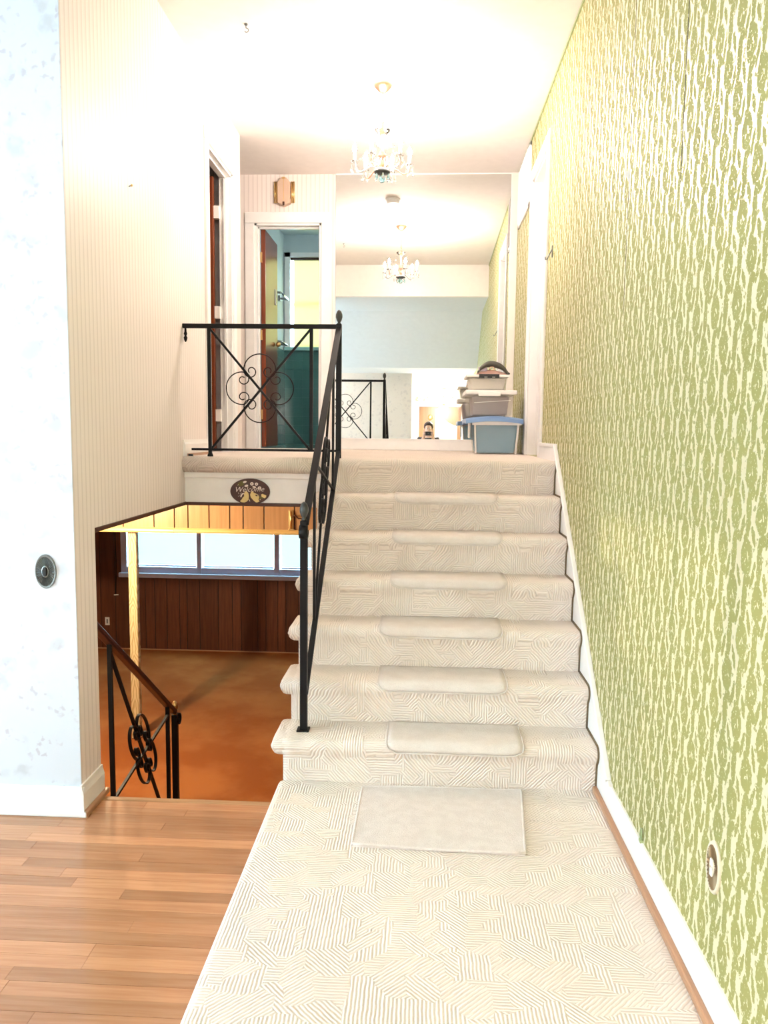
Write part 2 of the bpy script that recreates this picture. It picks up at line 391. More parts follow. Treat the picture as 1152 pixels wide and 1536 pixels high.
# ---- walls
LDo = (5.225, 5.890, ZL, 3.455)      # doorway in the left wall
wall('wall_left', 0, XLW, -.09, 3.135, 6.165, ZB, ZC+.05, 'stripe', [(3.335, 6.2, ZB-1, 1.125), LDo], 'cream wall with fine vertical striped wallpaper')
wall('wall_blue', 1, 3.13, .12, -5, XLW-.0005, ZW-.1, 3.5, 'floral', label='pale blue wall with faint floral sprigs')
RDo = (5.375, 6.06, ZL, 3.462)       # doorway in the right wall
wall('wall_right', 0, XW, .15, -2.72, 7.22, -.2, ZC+.05, 'damask', [RDo], 'wall papered in green and foil damask')
BDo = (-1.535, -.932, ZL, 3.421)     # bathroom doorway
wall('wall_back', 1, YM, .12, -4.1, XW, 1.12, ZC+.05, 'stripe', [BDo], 'back wall of the landing with striped wallpaper')
struct(MB().box(-1.6, XW+.15, 3.34, 7.2, ZC, ZC+.08).build('ceiling', 'ceil'), 'white hall ceiling')
struct(MB().box(-4.1, -1.6, 6.165, 7.2, ZC, ZC+.08).build('ceiling_corridor', 'ceil'))
wall('wall_soffit', 1, 3.34, -.10, -5, XW, 3.424, ZC+.08, 'white')
struct(MB().prism([(3.245, 3.424), (2.0, 3.43), (.9, 2.66), (-.35, 2.66), (-2.62, 2.33), (-2.62, 2.5), (-.35, 2.8), (.9, 2.8), (2.0, 3.55), (3.245, 3.55)], 0, -5.1, XW+.15).build('ceiling_foyer', 'grey_ceil'), 'sloping pale ceiling of the entrance')
wall('wall_entry_left', 1, -.35, -.12, -5, -.32, ZW-.1, 2.75, 'floral2', label='beige floral wall beside the entrance')
wall('wall_vestibule', 0, -.32, -.12, -2.7, -.471, ZW-.1, 2.75, 'floral2')
FD = (-.24, .70, ZW, 2.15)
wall('wall_entrance', 1, -2.60, -.12, -.45, XW+.1, ZW-.1, 2.6, 'leafy', [FD], 'entrance wall with green leafy paper')
LW = (.05, 2.65, .35, 2.1)
wall('wall_living', 0, -5.0, -.12, -.5, 3.3, ZW-.1, 3.6, 'floral', [LW])
# corridor, bedroom and closet shells behind the doorways
wall('wall_corridor_end', 0, -4.0, -.1, 6.1, 7.2, 1.1, ZC+.05, 'stripe')
wall('wall_corridor_near', 1, 6.165, -.02, -4.1, -1.455, 1.1, ZC+.05, 'stripe', [(-1.5, -1.4, 1.0, 1.12)])
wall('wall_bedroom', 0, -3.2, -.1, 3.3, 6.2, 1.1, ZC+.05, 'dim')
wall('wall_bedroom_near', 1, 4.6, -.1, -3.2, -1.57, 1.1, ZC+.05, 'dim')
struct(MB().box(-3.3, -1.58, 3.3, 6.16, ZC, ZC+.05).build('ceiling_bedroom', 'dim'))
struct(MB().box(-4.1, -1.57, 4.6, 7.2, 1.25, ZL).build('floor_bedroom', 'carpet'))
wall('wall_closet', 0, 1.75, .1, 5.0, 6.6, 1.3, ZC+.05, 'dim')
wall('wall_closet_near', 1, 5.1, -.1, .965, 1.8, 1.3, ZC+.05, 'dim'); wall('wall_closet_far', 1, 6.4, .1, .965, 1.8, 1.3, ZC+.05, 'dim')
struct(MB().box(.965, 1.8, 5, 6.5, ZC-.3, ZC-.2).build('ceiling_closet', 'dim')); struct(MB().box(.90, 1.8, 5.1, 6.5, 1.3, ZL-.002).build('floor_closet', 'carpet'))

# ---- landing floor
struct(MB().box(-1.57, XW, YE+.055, 7.2, 1.118, ZL-.0005).build('floor_landing', 'carpet'), 'landing floor in carved cream carpet')

# ---- lower level
struct(MB().box(-5.3, 1, 3.2, YFAR+.2, ZB-.1, ZB).build('floor_lower', 'orange'), 'rust orange shag carpet of the lower room')
WIN = (-4.0, -.90, -.385, .98)
wf = wall('wall_lower_far', 1, YFAR, .12, -5.3, 1, ZB, 1.12, 'dark', [WIN], 'dark wood panelled wall of the lower room')
gx = [-5.2, -5.0, -4.87, -4.66, -4.5, -4.30, -4.098, -3.886, -3.685, -3.556, -3.392, -3.219, -3.118, -2.945, -2.691, -2.501, -2.383, -2.157, -2.049, -1.887, -1.779, -1.608, -1.45, -1.33, -1.1, -.95, -.8, -.6, -.4, -.2, 0]
for a, b in zip(gx, gx[1:]):
    if a > WIN[0]-.01 and b < WIN[1]+.05:
        MB().box(a+.004, b-.004, YFAR-.010, YFAR, ZB+.012, WIN[2]-.01).build('plank', 'panel_dark', wf, bevel=.002)
    elif b > WIN[0] > a:
        MB().box(a+.004, b-.004, YFAR-.010, YFAR, ZB+.012, WIN[2]-.01).build('plank', 'panel_dark', wf, bevel=.002)
        MB().box(a+.004, WIN[0], YFAR-.010, YFAR, WIN[2]-.01, 1.1).build('plank', 'panel_dark', wf)
    else:
        MB().box(a+.004, b-.004, YFAR-.010, YFAR, ZB+.012, 1.1).build('plank', 'panel_dark', wf, bevel=.002)
struct(MB().box(-5.2, 0, YFAR-.022, YFAR-.008, ZB, ZB+.014).build('baseboard_lower', 'shoe'))
wall('wall_lower_left', 0, -5.2, -.1, 3.2, YFAR, ZB, 1.12, 'panel_dark')
wall('wall_lower_near', 1, 3.20, -.1, -5.3, XW, ZB, ZW-.02, 'panel_dark')
wall('wall_lower_right', 0, -.50, .1, 3.2, YFAR, ZB, 1.11, 'panel_dark', [(3.1, 4.66, -.1, 1.2)])
struct(MB().box(-5.3, -1.57, 3.25, YFAR+.1, 1.095, 1.12).build('ceiling_lower', 'white')); struct(MB().box(-1.57, XW, YE+.05, YFAR+.1, 1.110, 1.117).build('ceiling_lower', 'white'))
# window of the lower room
wn = MB().box(-4.0, -.9, YFAR+.10, YFAR+.115, -.30, .98).build('window_1', 'pane'); struct(wn, 'wide three-part window with white frame')
MB().box(-4.03, -.87, YFAR-.055, YFAR+.03, -.405, -.345).build('window_sill', 'winframe', wn, bevel=.006)
MB().box(-3.97, -.9, YFAR, YFAR+.10, -.345, -.268).build('window_frame', 'winframe', wn)
for a, b in ((-4.01, -3.93), (-2.980, -2.916), (-1.938, -1.866), (-.96, -.89)):
    MB().box(a, b, YFAR-.012, YFAR+.10, -.36, .98).build('window_mullion', 'winframe', wn, bevel=.004)
pl = [(-3.93, -2.98), (-2.916, -1.938), (-1.866, -.96)]
for i, (a, b) in enumerate(pl):
    lb = ['white slatted blind in the window part behind the wooden post', 'white slatted blind in the middle part of the lower window', 'white slatted blind in the window part half hidden by the newel post'][i]
    bl = thing('window_blind', ((a+b)/2, YFAR+.05, -.25), lb, 'blind', 'blinds of the lower window')
    sl = MB(); z = -.225
    while z < .97:
        sl.add([(a+.02, YFAR+.042, z-.0117), (b-.02, YFAR+.042, z-.0117), (b-.02, YFAR+.049, z+.0117), (a+.02, YFAR+.049, z+.0117)], [(0, 1, 2, 3)]); z += .024
    so = sl.build('slats', 'slat', bl); so['kind'] = 'stuff'
    MB().box(a+.02, b-.02, YFAR+.032, YFAR+.056, -.262, -.243).build('bottom_rail', 'winframe', bl)
# panelled header under the landing, with gilded edge
hd = MB().box(-5.2, -.5, 7.012, 7.14, .63, 1.09).build('trim_1', 'dark'); struct(hd, 'amber wood panelled header beam across the lower room')
hx = [-5.2, -4.9, -4.6, -4.32, -4.04, -3.85, -3.6, -3.32, -3.05, -2.769, -2.478, -2.285, -2.157, -1.959, -1.765, -1.639, -1.445, -1.16, -.95, -.7, -.5]
for a, b in zip(hx, hx[1:]): MB().box(a+.005, b-.005, 7.0, 7.014, .63, 1.09).build('plank', 'panel_light', hd, bevel=.002)
MB().prism([(6.972, .616), (6.966, .630), (6.972, .648), (6.99, .660), (7.012, .660), (7.15, .660), (7.15, .616)], 0, -5.2, -2.285).build('edge_moulding', 'gilt_wood', hd)
MB().prism([(6.974, .616), (6.968, .630), (6.974, .648), (6.99, .660), (7.012, .660), (7.15, .660), (7.15, .616)], 0, -2.283, -.5).build('edge_moulding', 'gilt_wood', hd)

# ---- fascia under the landing and edge trims of the stairwell
fa = MB().box(XLW, XL, YE+.035, YE+.06, 1.12, 1.33).build('trim_2', 'white2'); struct(fa, 'white fascia board under the landing edge')
MB().box(XLW, XL, YE+.018, YE+.04, 1.277, 1.318).build('fascia_moulding', 'white2', fa, bevel=.004)
MB().box(XLW+.0, XL, YE+.022, YE+.06, 1.107, 1.127).build('edge_strip', 'darktrim', fa, bevel=.003)
struct(MB().box(XLW-.12, XLW+.006, 3.335, YE+.04, 1.107, 1.128).build('trim_3', 'darktrim', bevel=.003), 'dark wood edge along the underside of the striped wall')
ln = MB()
nose = [(YE+.06, 1.310), (YE+.005, 1.312), (YE-.018, 1.330), (YE-.028, 1.357), (YE-.024, 1.385), (YE-.006, 1.403), (YE+.02, 1.4085), (YE+.06, ZL)]
ln.prism(nose, 0, XLW+.001, XL+.0)
lno = ln.build('trim_4', 'carpet', smooth=True); struct(lno, 'rounded carpeted edge of the landing')

# ---- baseboards, skirting and door casings
def base_profile(zb, h): return [(0, zb), (.016, zb), (.016, zb+h*.72), (.010, zb+h*.86), (.008, zb+h), (0, zb+h)]
bb = MB().prism([(3.13-a, z) for a, z in base_profile(ZW, .125)], 0, -5, XLW+.0152).build('baseboard_blue', 'white2'); struct(bb)
MB().box(-5, XLW+.0355, 3.13-.036, 3.13-.014, ZW, ZW+.024).build('shoe_moulding', 'white2', bb, bevel=.006)
bs = MB().prism([(XLW+a, z) for a, z in base_profile(ZW, .135)], 1, 3.13-.0155, 3.335).build('baseboard_left', 'white'); struct(bs)
MB().box(XLW+.014, XLW+.0362, 3.13-.0355, 3.345, ZW, ZW+.024).build('shoe_moulding', 'shoe', bs, bevel=.006)
br = MB().prism([(XW-a, z) for a, z in base_profile(0, .122)], 1, -2.6, 3.085).build('baseboard_right', 'white2'); struct(br)
MB().box(XW-.036, XW-.014, -2.6, 3.30, 0, .026).build('shoe_moulding', 'shoe', br, bevel=.006)
sk = MB().prism([(3.085, 0), (3.085, .122), (3.12, .135), (4.700, 1.502), (5.275, 1.502), (5.275, 1.10), (4.6, 1.10), (3.6, 0)], 0, XW-.016, XW+.002).build('baseboard_stair', 'white2'); struct(sk, 'white skirting board rising beside the stairs')
MB().bar((XW-.012, 3.12, .131), (XW-.012, 4.700, 1.498), .024, .022, (0, 0, 1)).build('cap_moulding', 'white2', sk, bevel=.004)
MB().box(XW-.024, XW, 4.69, 5.275, 1.488, 1.510).build('cap_moulding', 'white2', sk, bevel=.004)
bl_ = MB().prism([(XLW+a, z) for a, z in base_profile(ZL, .10)], 1, 4.62, 5.135).build('baseboard_landing', 'white'); struct(bl_)
MB().box(XLW+.014, XLW+.03, 4.66, 5.135, ZL, ZL+.016).build('shoe_moulding', 'shoe', bl_)
bm_ = MB().box(-.845, XW, YM-.022, YM, ZL, ZL+.098).build('baseboard_back', 'white2', bevel=.004); struct(bm_)
def casing(name, axis, pos, sgn, hole, wd, top, parent_name, label, mat='white2', th=.15):
    """frame of a doorway: two legs, a head, jamb linings"""
    u0, u1, z0, z1 = hole
    def bx(a0, a1, u_0, u_1, za, zb): return (a0, a1, u_0, u_1, za, zb) if axis == 0 else (u_0, u_1, a0, a1, za, zb)
    o = MB().box(*bx(pos-sgn*.018, pos+sgn*.002, u0-wd, u0, z0, z1)).build(name, mat, bevel=.006); struct(o, label)
    MB().box(*bx(pos-sgn*.018, pos+sgn*.002, u1, u1+wd, z0, z1)).build('casing_leg', mat, o, bevel=.006)
    MB().box(*bx(pos-sgn*.019, pos+sgn*.002, u0-wd, u1+wd, z1, z1+top)).build('casing_head', mat, o, bevel=.006)
    th = th*sgn
    MB().box(*bx(pos, pos+th, u0, u0+.018, z0, z1)).build('jamb', mat, o); MB().box(*bx(pos, pos+th, u1-.018, u1, z0, z1)).build('jamb', mat, o)
    MB().box(*bx(pos, pos+th, u0, u1, z1-.018, z1)).build('jamb_head', mat, o)
    MB().box(*bx(pos+th*.42, pos+th*.62, u0+.018, u0+.03, z0, z1-.018)).build('door_stop', mat, o); MB().box(*bx(pos+th*.42, pos+th*.62, u1-.03, u1-.018, z0, z1-.018)).build('door_stop', mat, o)
    MB().box(*bx(pos+th*.42, pos+th*.62, u0+.018, u1-.018, z1-.03, z1-.018)).build('door_stop', mat, o)
    return o
d1 = casing('door_1', 0, XLW, -1, LDo, .075, .08, 'x', 'doorway in the striped wall with an open mahogany door', th=.09)
d2 = casing('door_2', 1, YM, 1, BDo, .088, .095, 'x', 'bathroom doorway beside the mirror with an open mahogany door')
d4 = casing('door_4', 0, XW, 1, RDo, .095, .09, 'x', 'white framed doorway in the green damask wall')
# open leaves
lf = MB().box(-2.24, -1.572, 5.815, 5.852, ZL+.012, 3.43).build('door_leaf', 'door_wood', d1, bevel=.002)
for z in (1.68, 2.45, 3.18): MB().box(-1.580, -1.535, 5.838, 5.874, z-.045, z+.045).build('hinge', 'white', d1); 
bl2 = MB(); bl2.box(-1.505, -1.463, 7.20, 7.785, ZL+.012, 3.40); lf2 = bl2.build('door_leaf', 'door_wood', d2, bevel=.002)
MB().box(-1.463, -1.455, 7.66, 7.70, 2.80, 2.95).build('lock_plate', 'pewter', lf2, bevel=.002)
MB().ball((-1.435, 7.68, 2.42), .026).build('door_knob', 'brass', lf2, smooth=True)
for z in (1.72, 2.45, 3.15): MB().box(-1.520, -1.492, 7.185, 7.203, z-.045, z+.045).build('hinge', 'brass', d2)
MB().box(.97, 1.005, 5.40, 6.04, ZL+.01, 3.44).build('door_leaf', 'white', d4, bevel=.003)

# ---- bathroom
wall('wall_bath_left', 0, -1.65, -.1, 7.2, 9.3, 1.3, ZC+.05, 'bath_wall')
BW = (-1.60, -.75, 2.55, 3.60)
wb = wall('wall_bath_far', 1, 9.18, .1, -1.75, .3, 1.3, ZC+.05, 'bath_wall', [BW], 'bathroom wall with teal tiles below a window')
wall('wall_bath_right', 0, .2, .1, 7.2, 9.3, 1.3, ZC+.05, 'bath_wall')
struct(MB().box(-1.75, .3, 7.2, 9.3, ZC, ZC+.05).build('ceiling_bath', 'bath_wall')); struct(MB().box(-1.75, .3, 7.2, 9.3, 1.3, ZL).build('floor_bath', 'tile'))
tb = MB().box(-1.65, .2, 9.172, 9.18, ZL, 2.515).build('grout_bed', 'grout', wb)
tl = None
for i in range(9):
    for j in range(10):
        x0, z0 = -1.645+i*.109, ZL+.012+j*.109
        if x0 > -.80: continue
        if tl is None: tl = MB().box(0, .1075, 9.166, 9.174, 0, .1075).build('tile', 'tile', wb, bevel=.002); o = tl
        else: o = dup(tl, wb)
        o.location = (x0, 0, z0)
tl = None
for i in range(17):
    for j in range(10):
        y0, z0 = 9.06-i*.109, ZL+.012+j*.109
        if y0 < 7.8: continue
        if tl is None:
            wbl = bpy.data.objects['wall_bath_left']; MB().box(-1.65, -1.644, 7.75, 9.18, ZL, 2.515).build('grout_bed', 'grout', wbl)
            tl = MB().box(-1.646, -1.638, 0, .1075, 0, .1075).build('tile', 'tile', wbl, bevel=.002); o = tl
        else: o = dup(tl, wbl)
        o.location = (0, y0, z0)
w2 = MB().box(-1.60, -.75, 9.27, 9.278, 2.55, 3.60).build('window_2', 'pane'); struct(w2, 'bathroom window behind a yellow shade')
for a in ((-1.635, -1.572, 2.53, 3.64), (-.78, -.70, 2.53, 3.64)): MB().box(a[0], a[1], 9.162, 9.24, a[2], a[3]).build('window_frame', 'white2', w2)
MB().box(-1.635, -.70, 9.162, 9.24, 3.59, 3.64).build('window_frame', 'white2', w2); MB().box(-1.64, -.70, 9.14, 9.24, 2.515, 2.555).build('window_sill', 'tub', w2, bevel=.004)
MB().box(-1.572, -.78, 9.235, 9.26, 3.04, 3.075).build('sash_bar', 'white2', w2)
sh = thing('roller_shade', (-1.17, 9.2, 2.56), 'yellow translucent roller shade drawn over the bathroom window', 'shade')
MB().box(-1.535, -.785, 9.205, 9.2065, 2.575, 3.565).build('shade_cloth', 'shade', sh); MB().tube([(-1.572, 9.205, 3.575), (-.78, 9.205, 3.575)], .017).build('shade_roller', 'darktrim', sh, True)
MB().box(-1.535, -.785, 9.200, 9.210, 2.562, 2.580).build('hem_bar', 'shade', sh)
vl = thing('bath_fill_lamp', (.19, 8.2, 3.3), 'unseen white tube lamp added on the bathroom side wall as fill light', 'lamp')  # added out of view to brighten the bathroom tiles
MB().box(.17, .20, 7.9, 8.5, 3.26, 3.34).build('base', 'white_plastic', vl, bevel=.006); MB().tube([(.145, 7.93, 3.30), (.145, 8.47, 3.30)], .02).build('tube', 'tube', vl, True)
def rack(y, z, w_, label):
    t = thing('towel_rack', (-1.64, y, z), label, 'towel rack')
    MB().box(-1.648, -1.625, y-.03, y+.03, z-.03, z+.03).build('bracket', 'pewter', t, bevel=.004)
    MB().bar((-1.63, y, z), (-1.535, y, z-.012), .022, .022).build('arm', 'pewter', t, bevel=.003)
    MB().box(-1.648, -1.625, y+w_-.03, y+w_+.03, z-.03, z+.03).build('bracket', 'pewter', t, bevel=.004)
    MB().bar((-1.63, y+w_, z), (-1.535, y+w_, z-.012), .022, .022).build('arm', 'pewter', t, bevel=.003)
    MB().tube([(-1.540, y-.02, z-.012), (-1.540, y+w_+.02, z-.012)], .009).build('rod', 'chrome', t, True)
rack(8.42, 3.06, .42, 'chrome towel bar on the bathroom wall above the tiles')
rack(8.45, 2.545, .30, 'small towel bar at the top edge of the teal tiles')

# ================================================================== STAIRS
st = thing('staircase', (0, D, 0), 'seven carpeted steps in carved cream carpet climbing to the landing', 'staircase')
NP = .030
def step_profile(k):
    y, z0, z = D+(k-1)*T, (k-1)*RR, k*RR
    return [(y, z0-.002), (y-.001, z0+.05), (y-.002, z-.100), (y-.006, z-.078), (y-.018, z-.062), (y-NP+.002, z-.046), (y-NP, z-.034), (y-NP+.003, z-.018), (y-NP+.013, z-.006), (y-NP+.030, z), (y+.06, z+.0005), (y+.12, z), (y+T+.002, z)]
for k in range(1, 8):
    P = step_profile(k)
    if k == 7: P[-1] = (P[9][0]+.06, ZL); P[10] = (P[9][0]+.02, ZL); P[11] = (P[9][0]+.04, ZL)
    yb, zb = P[-1][0], P[0][1]
    N = 40; b = MB(); rnd = random.Random(k)
    n = len(P)
    left = XL+.0
    for i in range(N+1):
        x = left+(XR-left)*i/N
        for (y, z) in P:
            b.v.append((x, y+rnd.uniform(-.0012, .0012), z+rnd.uniform(-.0008, .0008)))
    for i in range(N):
        for j in range(n-1): b.f.append((i*n+j, (i+1)*n+j, (i+1)*n+j+1, i*n+j+1))
    # left end: body cheek and the carpet-wrapped nosing return
    c0 = len(b.v); b.v += [(left, yb, zb)]; b.f.append(tuple([c0]+[j for j in range(n)]))
    if k < 7:
        prof = P[3:] + [(yb, k*RR-.072)]; m = len(prof); zc, yc = k*RR-.036, (P[6][0]+yb)/2
        base = len(b.v); secs = ((left+.01, 1), (left-.022, .98), (left-.038, .86), (left-.047, .6), (left-.051, .25))
        for x, s in secs:
            for (y, z) in prof: b.v.append((x+rnd.uniform(-.0015, .0015), yc+(y-yc)*(1-(1-s)*.10), zc+(z-zc)*s))
        for i in range(len(secs)-1):
            for j in range(m): b.f.append((base+i*m+j, base+i*m+(j+1) % m, base+(i+1)*m+(j+1) % m, base+(i+1)*m+j))
        b.f.append(tuple(base+(len(secs)-1)*m+j for j in range(m)))
    b.build('step', 'carpet', st, smooth=True)
# solid core below the carpet and the panelled cheek
core = [(D+.02, ZB)]
for k in range(1, 8): core += [(D+(k-1)*T+.015, (k-1)*RR-.01 if k > 1 else ZB+.01), (D+(k-1)*T+.015, k*RR-.012)]
core += [(YE+.05, 7*RR-.012), (YE+.05, ZB)]
MB().prism(core, 0, XL+.012, XR-.004).build('stair_carcass', 'panel_dark', st)
cp = []
for k in range(1, 8):
    P = step_profile(k)
    if k == 7: P = P[:10]
    cp += [Vector((XR+.004, y, z+.002)) for y, z in P]
cord = MB().tube([p-Vector((0, .004, 0)) for p in cp], .0075, 6).build('edge_cord', 'cord', st, smooth=True); cord['label'] = 'brown corded edging along the skirting'

# ---- carpeted entrance walk (a low platform in the wooden floor)
wk = MB(); N = 36
pts = [(-.600, ZW), (-.618, ZW+.02), (-.627, ZW+.06), (-.622, -.020), (-.612, -.006), (-.595, 0)]
wk.prism(pts+[(XW-.014, 0), (XW-.014, ZW)], 1, -.34, D+.001)
MB().box(-.318, XW-.014, -2.59, -.342, ZW, 0).build('floor_vestibule', 'carpet')['kind'] = 'structure'
tag(wk.build('entrance_carpet', 'carpet', smooth=False), 'carved cream carpet running from the entrance to the foot of the stairs', 'carpet')

# ---- tread mats
mats = [(-.135, .470), (-.186, .418), (-.194, .412), (-.150, .450), (-.152, .444), (-.150, .437)]
names = ['lowest', 'second', 'third', 'fourth', 'fifth', 'sixth']
for k, (a, b) in enumerate(mats, 1):
    y, z = D+(k-1)*T, k*RR
    prof = [(y+T-.006, z+.007), (y+.13, z+.008), (y+.05, z+.008), (y-NP+.030, z+.008), (y-NP+.010, z+.003), (y-NP-.004, z-.012), (y-NP-.008, z-.028), (y-NP-.006, z-.040)]
    L = [0.]
    for p, q in zip(prof, prof[1:]): L.append(L[-1]+math.dist(p, q))
    # resample
    S = 18; rows = []
    for i in range(S+1):
        t = L[-1]*i/S
        j = max(q for q in range(len(L)) if L[q] <= t+1e-9); j = min(j, len(L)-2); f = (t-L[j])/(L[j+1]-L[j])
        rows.append((t, prof[j][0]*(1-f)+prof[j+1][0]*f, prof[j][1]*(1-f)+prof[j+1][1]*f))
    mb = MB(); NX = 20; rc = .045
    for lay in (0, 1):
        for t, yy_, zz in rows:
            e = L[-1]-t; ins = rc-math.sqrt(max(0, rc*rc-(rc-min(e, rc))**2))
            for i in range(NX+1):
                u = i/NX; x = (a+ins)+(b-a-2*ins)*u
                mb.v.append((x, yy_+(.006 if lay else 0)*(1 if t > L[3] else 0), zz-(.0085 if lay and t <= L[4] else 0)))
    W = NX+1; off = W*(S+1)
    for i in range(S):
        for j in range(NX):
            q = (i*W+j, i*W+j+1, (i+1)*W+j+1, (i+1)*W+j); mb.f.append(q); mb.f.append(tuple(off+v for v in q))
    ring = [i*W for i in range(S+1)]+[S*W+j for j in range(1, W)]+[i*W+NX for i in range(S-1, -1, -1)]+[j for j in range(NX-1, 0, -1)]
    for p, q in zip(ring, ring[1:]+ring[:1]): mb.f.append((p, q, off+q, off+p))
    mo = mb.build('stair_mat', 'mat', smooth=True)
    tag(mo, 'beige rounded tread mat on the %s step of the carpeted stairs' % names[k-1], 'mat', 'tread mats on the stairs')
    edge = [Vector(mb.v[i])+Vector((0, -.0015, -.002)) for i in ring[:2*S+NX]]
    MB().tube(edge, .0035, 5).build('binding', 'mat', mo, smooth=True)
# ---- flat mat on the floor
fm = MB(); q = [(-.236, 3.243), (.462, 3.268), (.411, 2.747), (-.239, 2.766)]
G = 14
for lay in (0, 1):
    for i in range(G+1):
        for j in range(G+1):
            u, v = i/G, j/G
            x = (q[0][0]*(1-u)+q[1][0]*u)*(1-v)+(q[3][0]*(1-u)+q[2][0]*u)*v; y = (q[0][1]*(1-u)+q[1][1]*u)*(1-v)+(q[3][1]*(1-u)+q[2][1]*u)*v
            fm.v.append((x, y, (.013+.003*math.sin(5*u+2*v) if not lay else .0)))
W = G+1; off = W*W
for i in range(G):
    for j in range(G):
        f_ = (i*W+j, i*W+j+1, (i+1)*W+j+1, (i+1)*W+j); fm.f.append(f_); fm.f.append(tuple(off+v for v in f_))
ring = [i*W for i in range(W)]+[G*W+j for j in range(1, W)]+[i*W+G for i in range(G-1, -1, -1)]+[j for j in range(G-1, 0, -1)]
for p, r_ in zip(ring, ring[1:]+ring[:1]): fm.f.append((p, r_, off+r_, off+p))
fmo = tag(fm.build('floor_mat', 'floormat'), 'flat speckled beige mat on the carpet before the stairs', 'mat')
MB().tube([Vector(fm.v[i])-Vector((0, 0, .003)) for i in ring], .006, 6, True).build('binding', 'mauve' if False else 'floormat', fmo, smooth=True)

# ---- steps down to the lower room
sd = thing('lower_steps', (-1.0, 3.3, ZB), 'flight of rust carpeted steps going down to the lower room', 'staircase')
rz = (ZW-ZB)/7
for k in range(1, 7):
    z = ZW-k*rz
    MB().box(-1.54, XL+.01, 3.34+(k-1)*T, 3.34+k*T+.02, ZB, z).build('step', 'orange', sd, bevel=.012)

# ================================================================== IRON RAILINGS
SC = .000577
def half_scroll():
    """C-scroll half: a wide arc that runs into a tightening curl (outward axis, tangent axis)"""
    o, t, h = 355., 0., -PI/2; pts = [(o, t)]; turned = 0.
    for lim, R0, R1 in ((90, 172, 160), (180, 78, 66), (330, 56, 46), (500, 38, 24)):
        start = turned
        while turned < math.radians(lim)-1e-6:
            f = (turned-start)/(math.radians(lim)-start); R_ = R0+(R1-R0)*f; dth = math.radians(9)
            h -= dth; turned += dth; o += math.cos(h+dth/2)*R_*dth; t += math.sin(h+dth/2)*R_*dth; pts.append((o, t))
    return [Vector((a*SC, b*SC)) for a, b in pts]
cscroll = half_scroll()[::-1]
cscroll = cscroll + [Vector((p.x, -p.y)) for p in cscroll[-2::-1]]
def scrolls(parent, place, r=.0035, flat=None, size=1.0):
    for d in range(4):
        ca, sa = math.cos(d*PI/2), math.sin(d*PI/2)
        pts = [place((p.x*ca-p.y*sa)*size, (p.x*sa+p.y*ca)*size) for p in cscroll]
        if flat:
            b = MB(); n = len(pts); ax = Vector(flat[0])*flat[1]/2
            for i, p in enumerate(pts):
                t = (Vector(pts[min(i+1, n-1)])-Vector(pts[max(i-1, 0)])).normalized(); g = t.cross(ax).normalized()*flat[2]/2
                b.v += [Vector(p)+ax+g, Vector(p)+ax-g, Vector(p)-ax-g, Vector(p)-ax+g]
            for i in range(n-1):
                for k in range(4): b.f.append((i*4+k, i*4+(k+1) % 4, (i+1)*4+(k+1) % 4, (i+1)*4+k))
            b.f += [(0, 1, 2, 3), tuple(4*(n-1)+k for k in range(4))]
            b.build('scroll', 'iron', parent)
        else: MB().tube(pts, r, 6).build('scroll', 'iron', parent, smooth=True)
finial = [(.009, 0), (.013, .004), (.008, .012), (.014, .022), (.0205, .042), (.020, .058), (.013, .076), (.004, .085)]
rl = thing('iron_railing', (-.50, YE+.03, ZL), 'black wrought iron railing along the landing and down the carpeted stairs', 'railing')
YR = YE+.035
# landing part
MB().bar((XLW, YR, 2.190), (-.510, YR, 2.190), .028, .026).build('handrail', 'iron', rl, bevel=.003)
MB().bar((-1.405, YR, 1.451), (-.50, YR, 1.451), .014, .014).build('bottom_rail', 'iron', rl)
for x, zb in ((-1.291, ZL), (-.671, 1.445)):
    MB().bar((x, YR, zb), (x, YR, 2.18), .020, .016, (0, 1, 0)).build('baluster', 'iron', rl)
MB().lathe((-1.291, YR, ZL), [(.018, 0), (.018, .008), (.013, .02), (.011, .024)], 10).build('foot', 'iron', rl, smooth=True)
MB().bar((-1.283, YR-.004, 2.172), (-.679, YR-.004, 1.456), .013, .013, (0, 1, 0)).build('brace', 'iron', rl)
MB().bar((-.679, YR+.006, 2.172), (-1.283, YR+.006, 1.456), .013, .013, (0, 1, 0)).build('brace', 'iron', rl)
scrolls(rl, lambda a, b: Vector((-.984+a, YR, 1.822+b)), .0034)
dr = MB().lathe((XLW+.016, YR, 2.095), [(.003, 0), (.009, .012), (.012, .026), (.006, .036), (.011, .05), (.007, .06), (.006, .085)], 10).build('drop_finial', 'iron', rl, smooth=True)
MB().box(-1.425, -1.399, YR-.008, YR+.008, 1.405, 1.421).build('wall_foot', 'iron', rl)
# upper newel
XN = -.505
nw = MB().box(XN-.016, XN+.016, YR-.016, YR+.016, ZL-.06, 2.205).build('newel_post', 'iron', rl, bevel=.002)
MB().lathe((XN, YR, 2.203), finial, 14).build('finial', 'finial', nw, smooth=True)
# stair part
YN = 3.392; XN2 = -.520
nw2 = MB().box(XN2-.016, XN2+.016, YN-.016, YN+.016, RR-.004, 1.17).build('newel_post', 'iron', rl, bevel=.002)
MB().lathe((XN2, YN, 1.17), finial, 14).build('finial', 'finial', nw2, smooth=True)
MB().box(XN2-.030, XN2+.026, YN-.026, YN+.026, RR, RR+.008).build('foot_plate', 'iron', nw2)
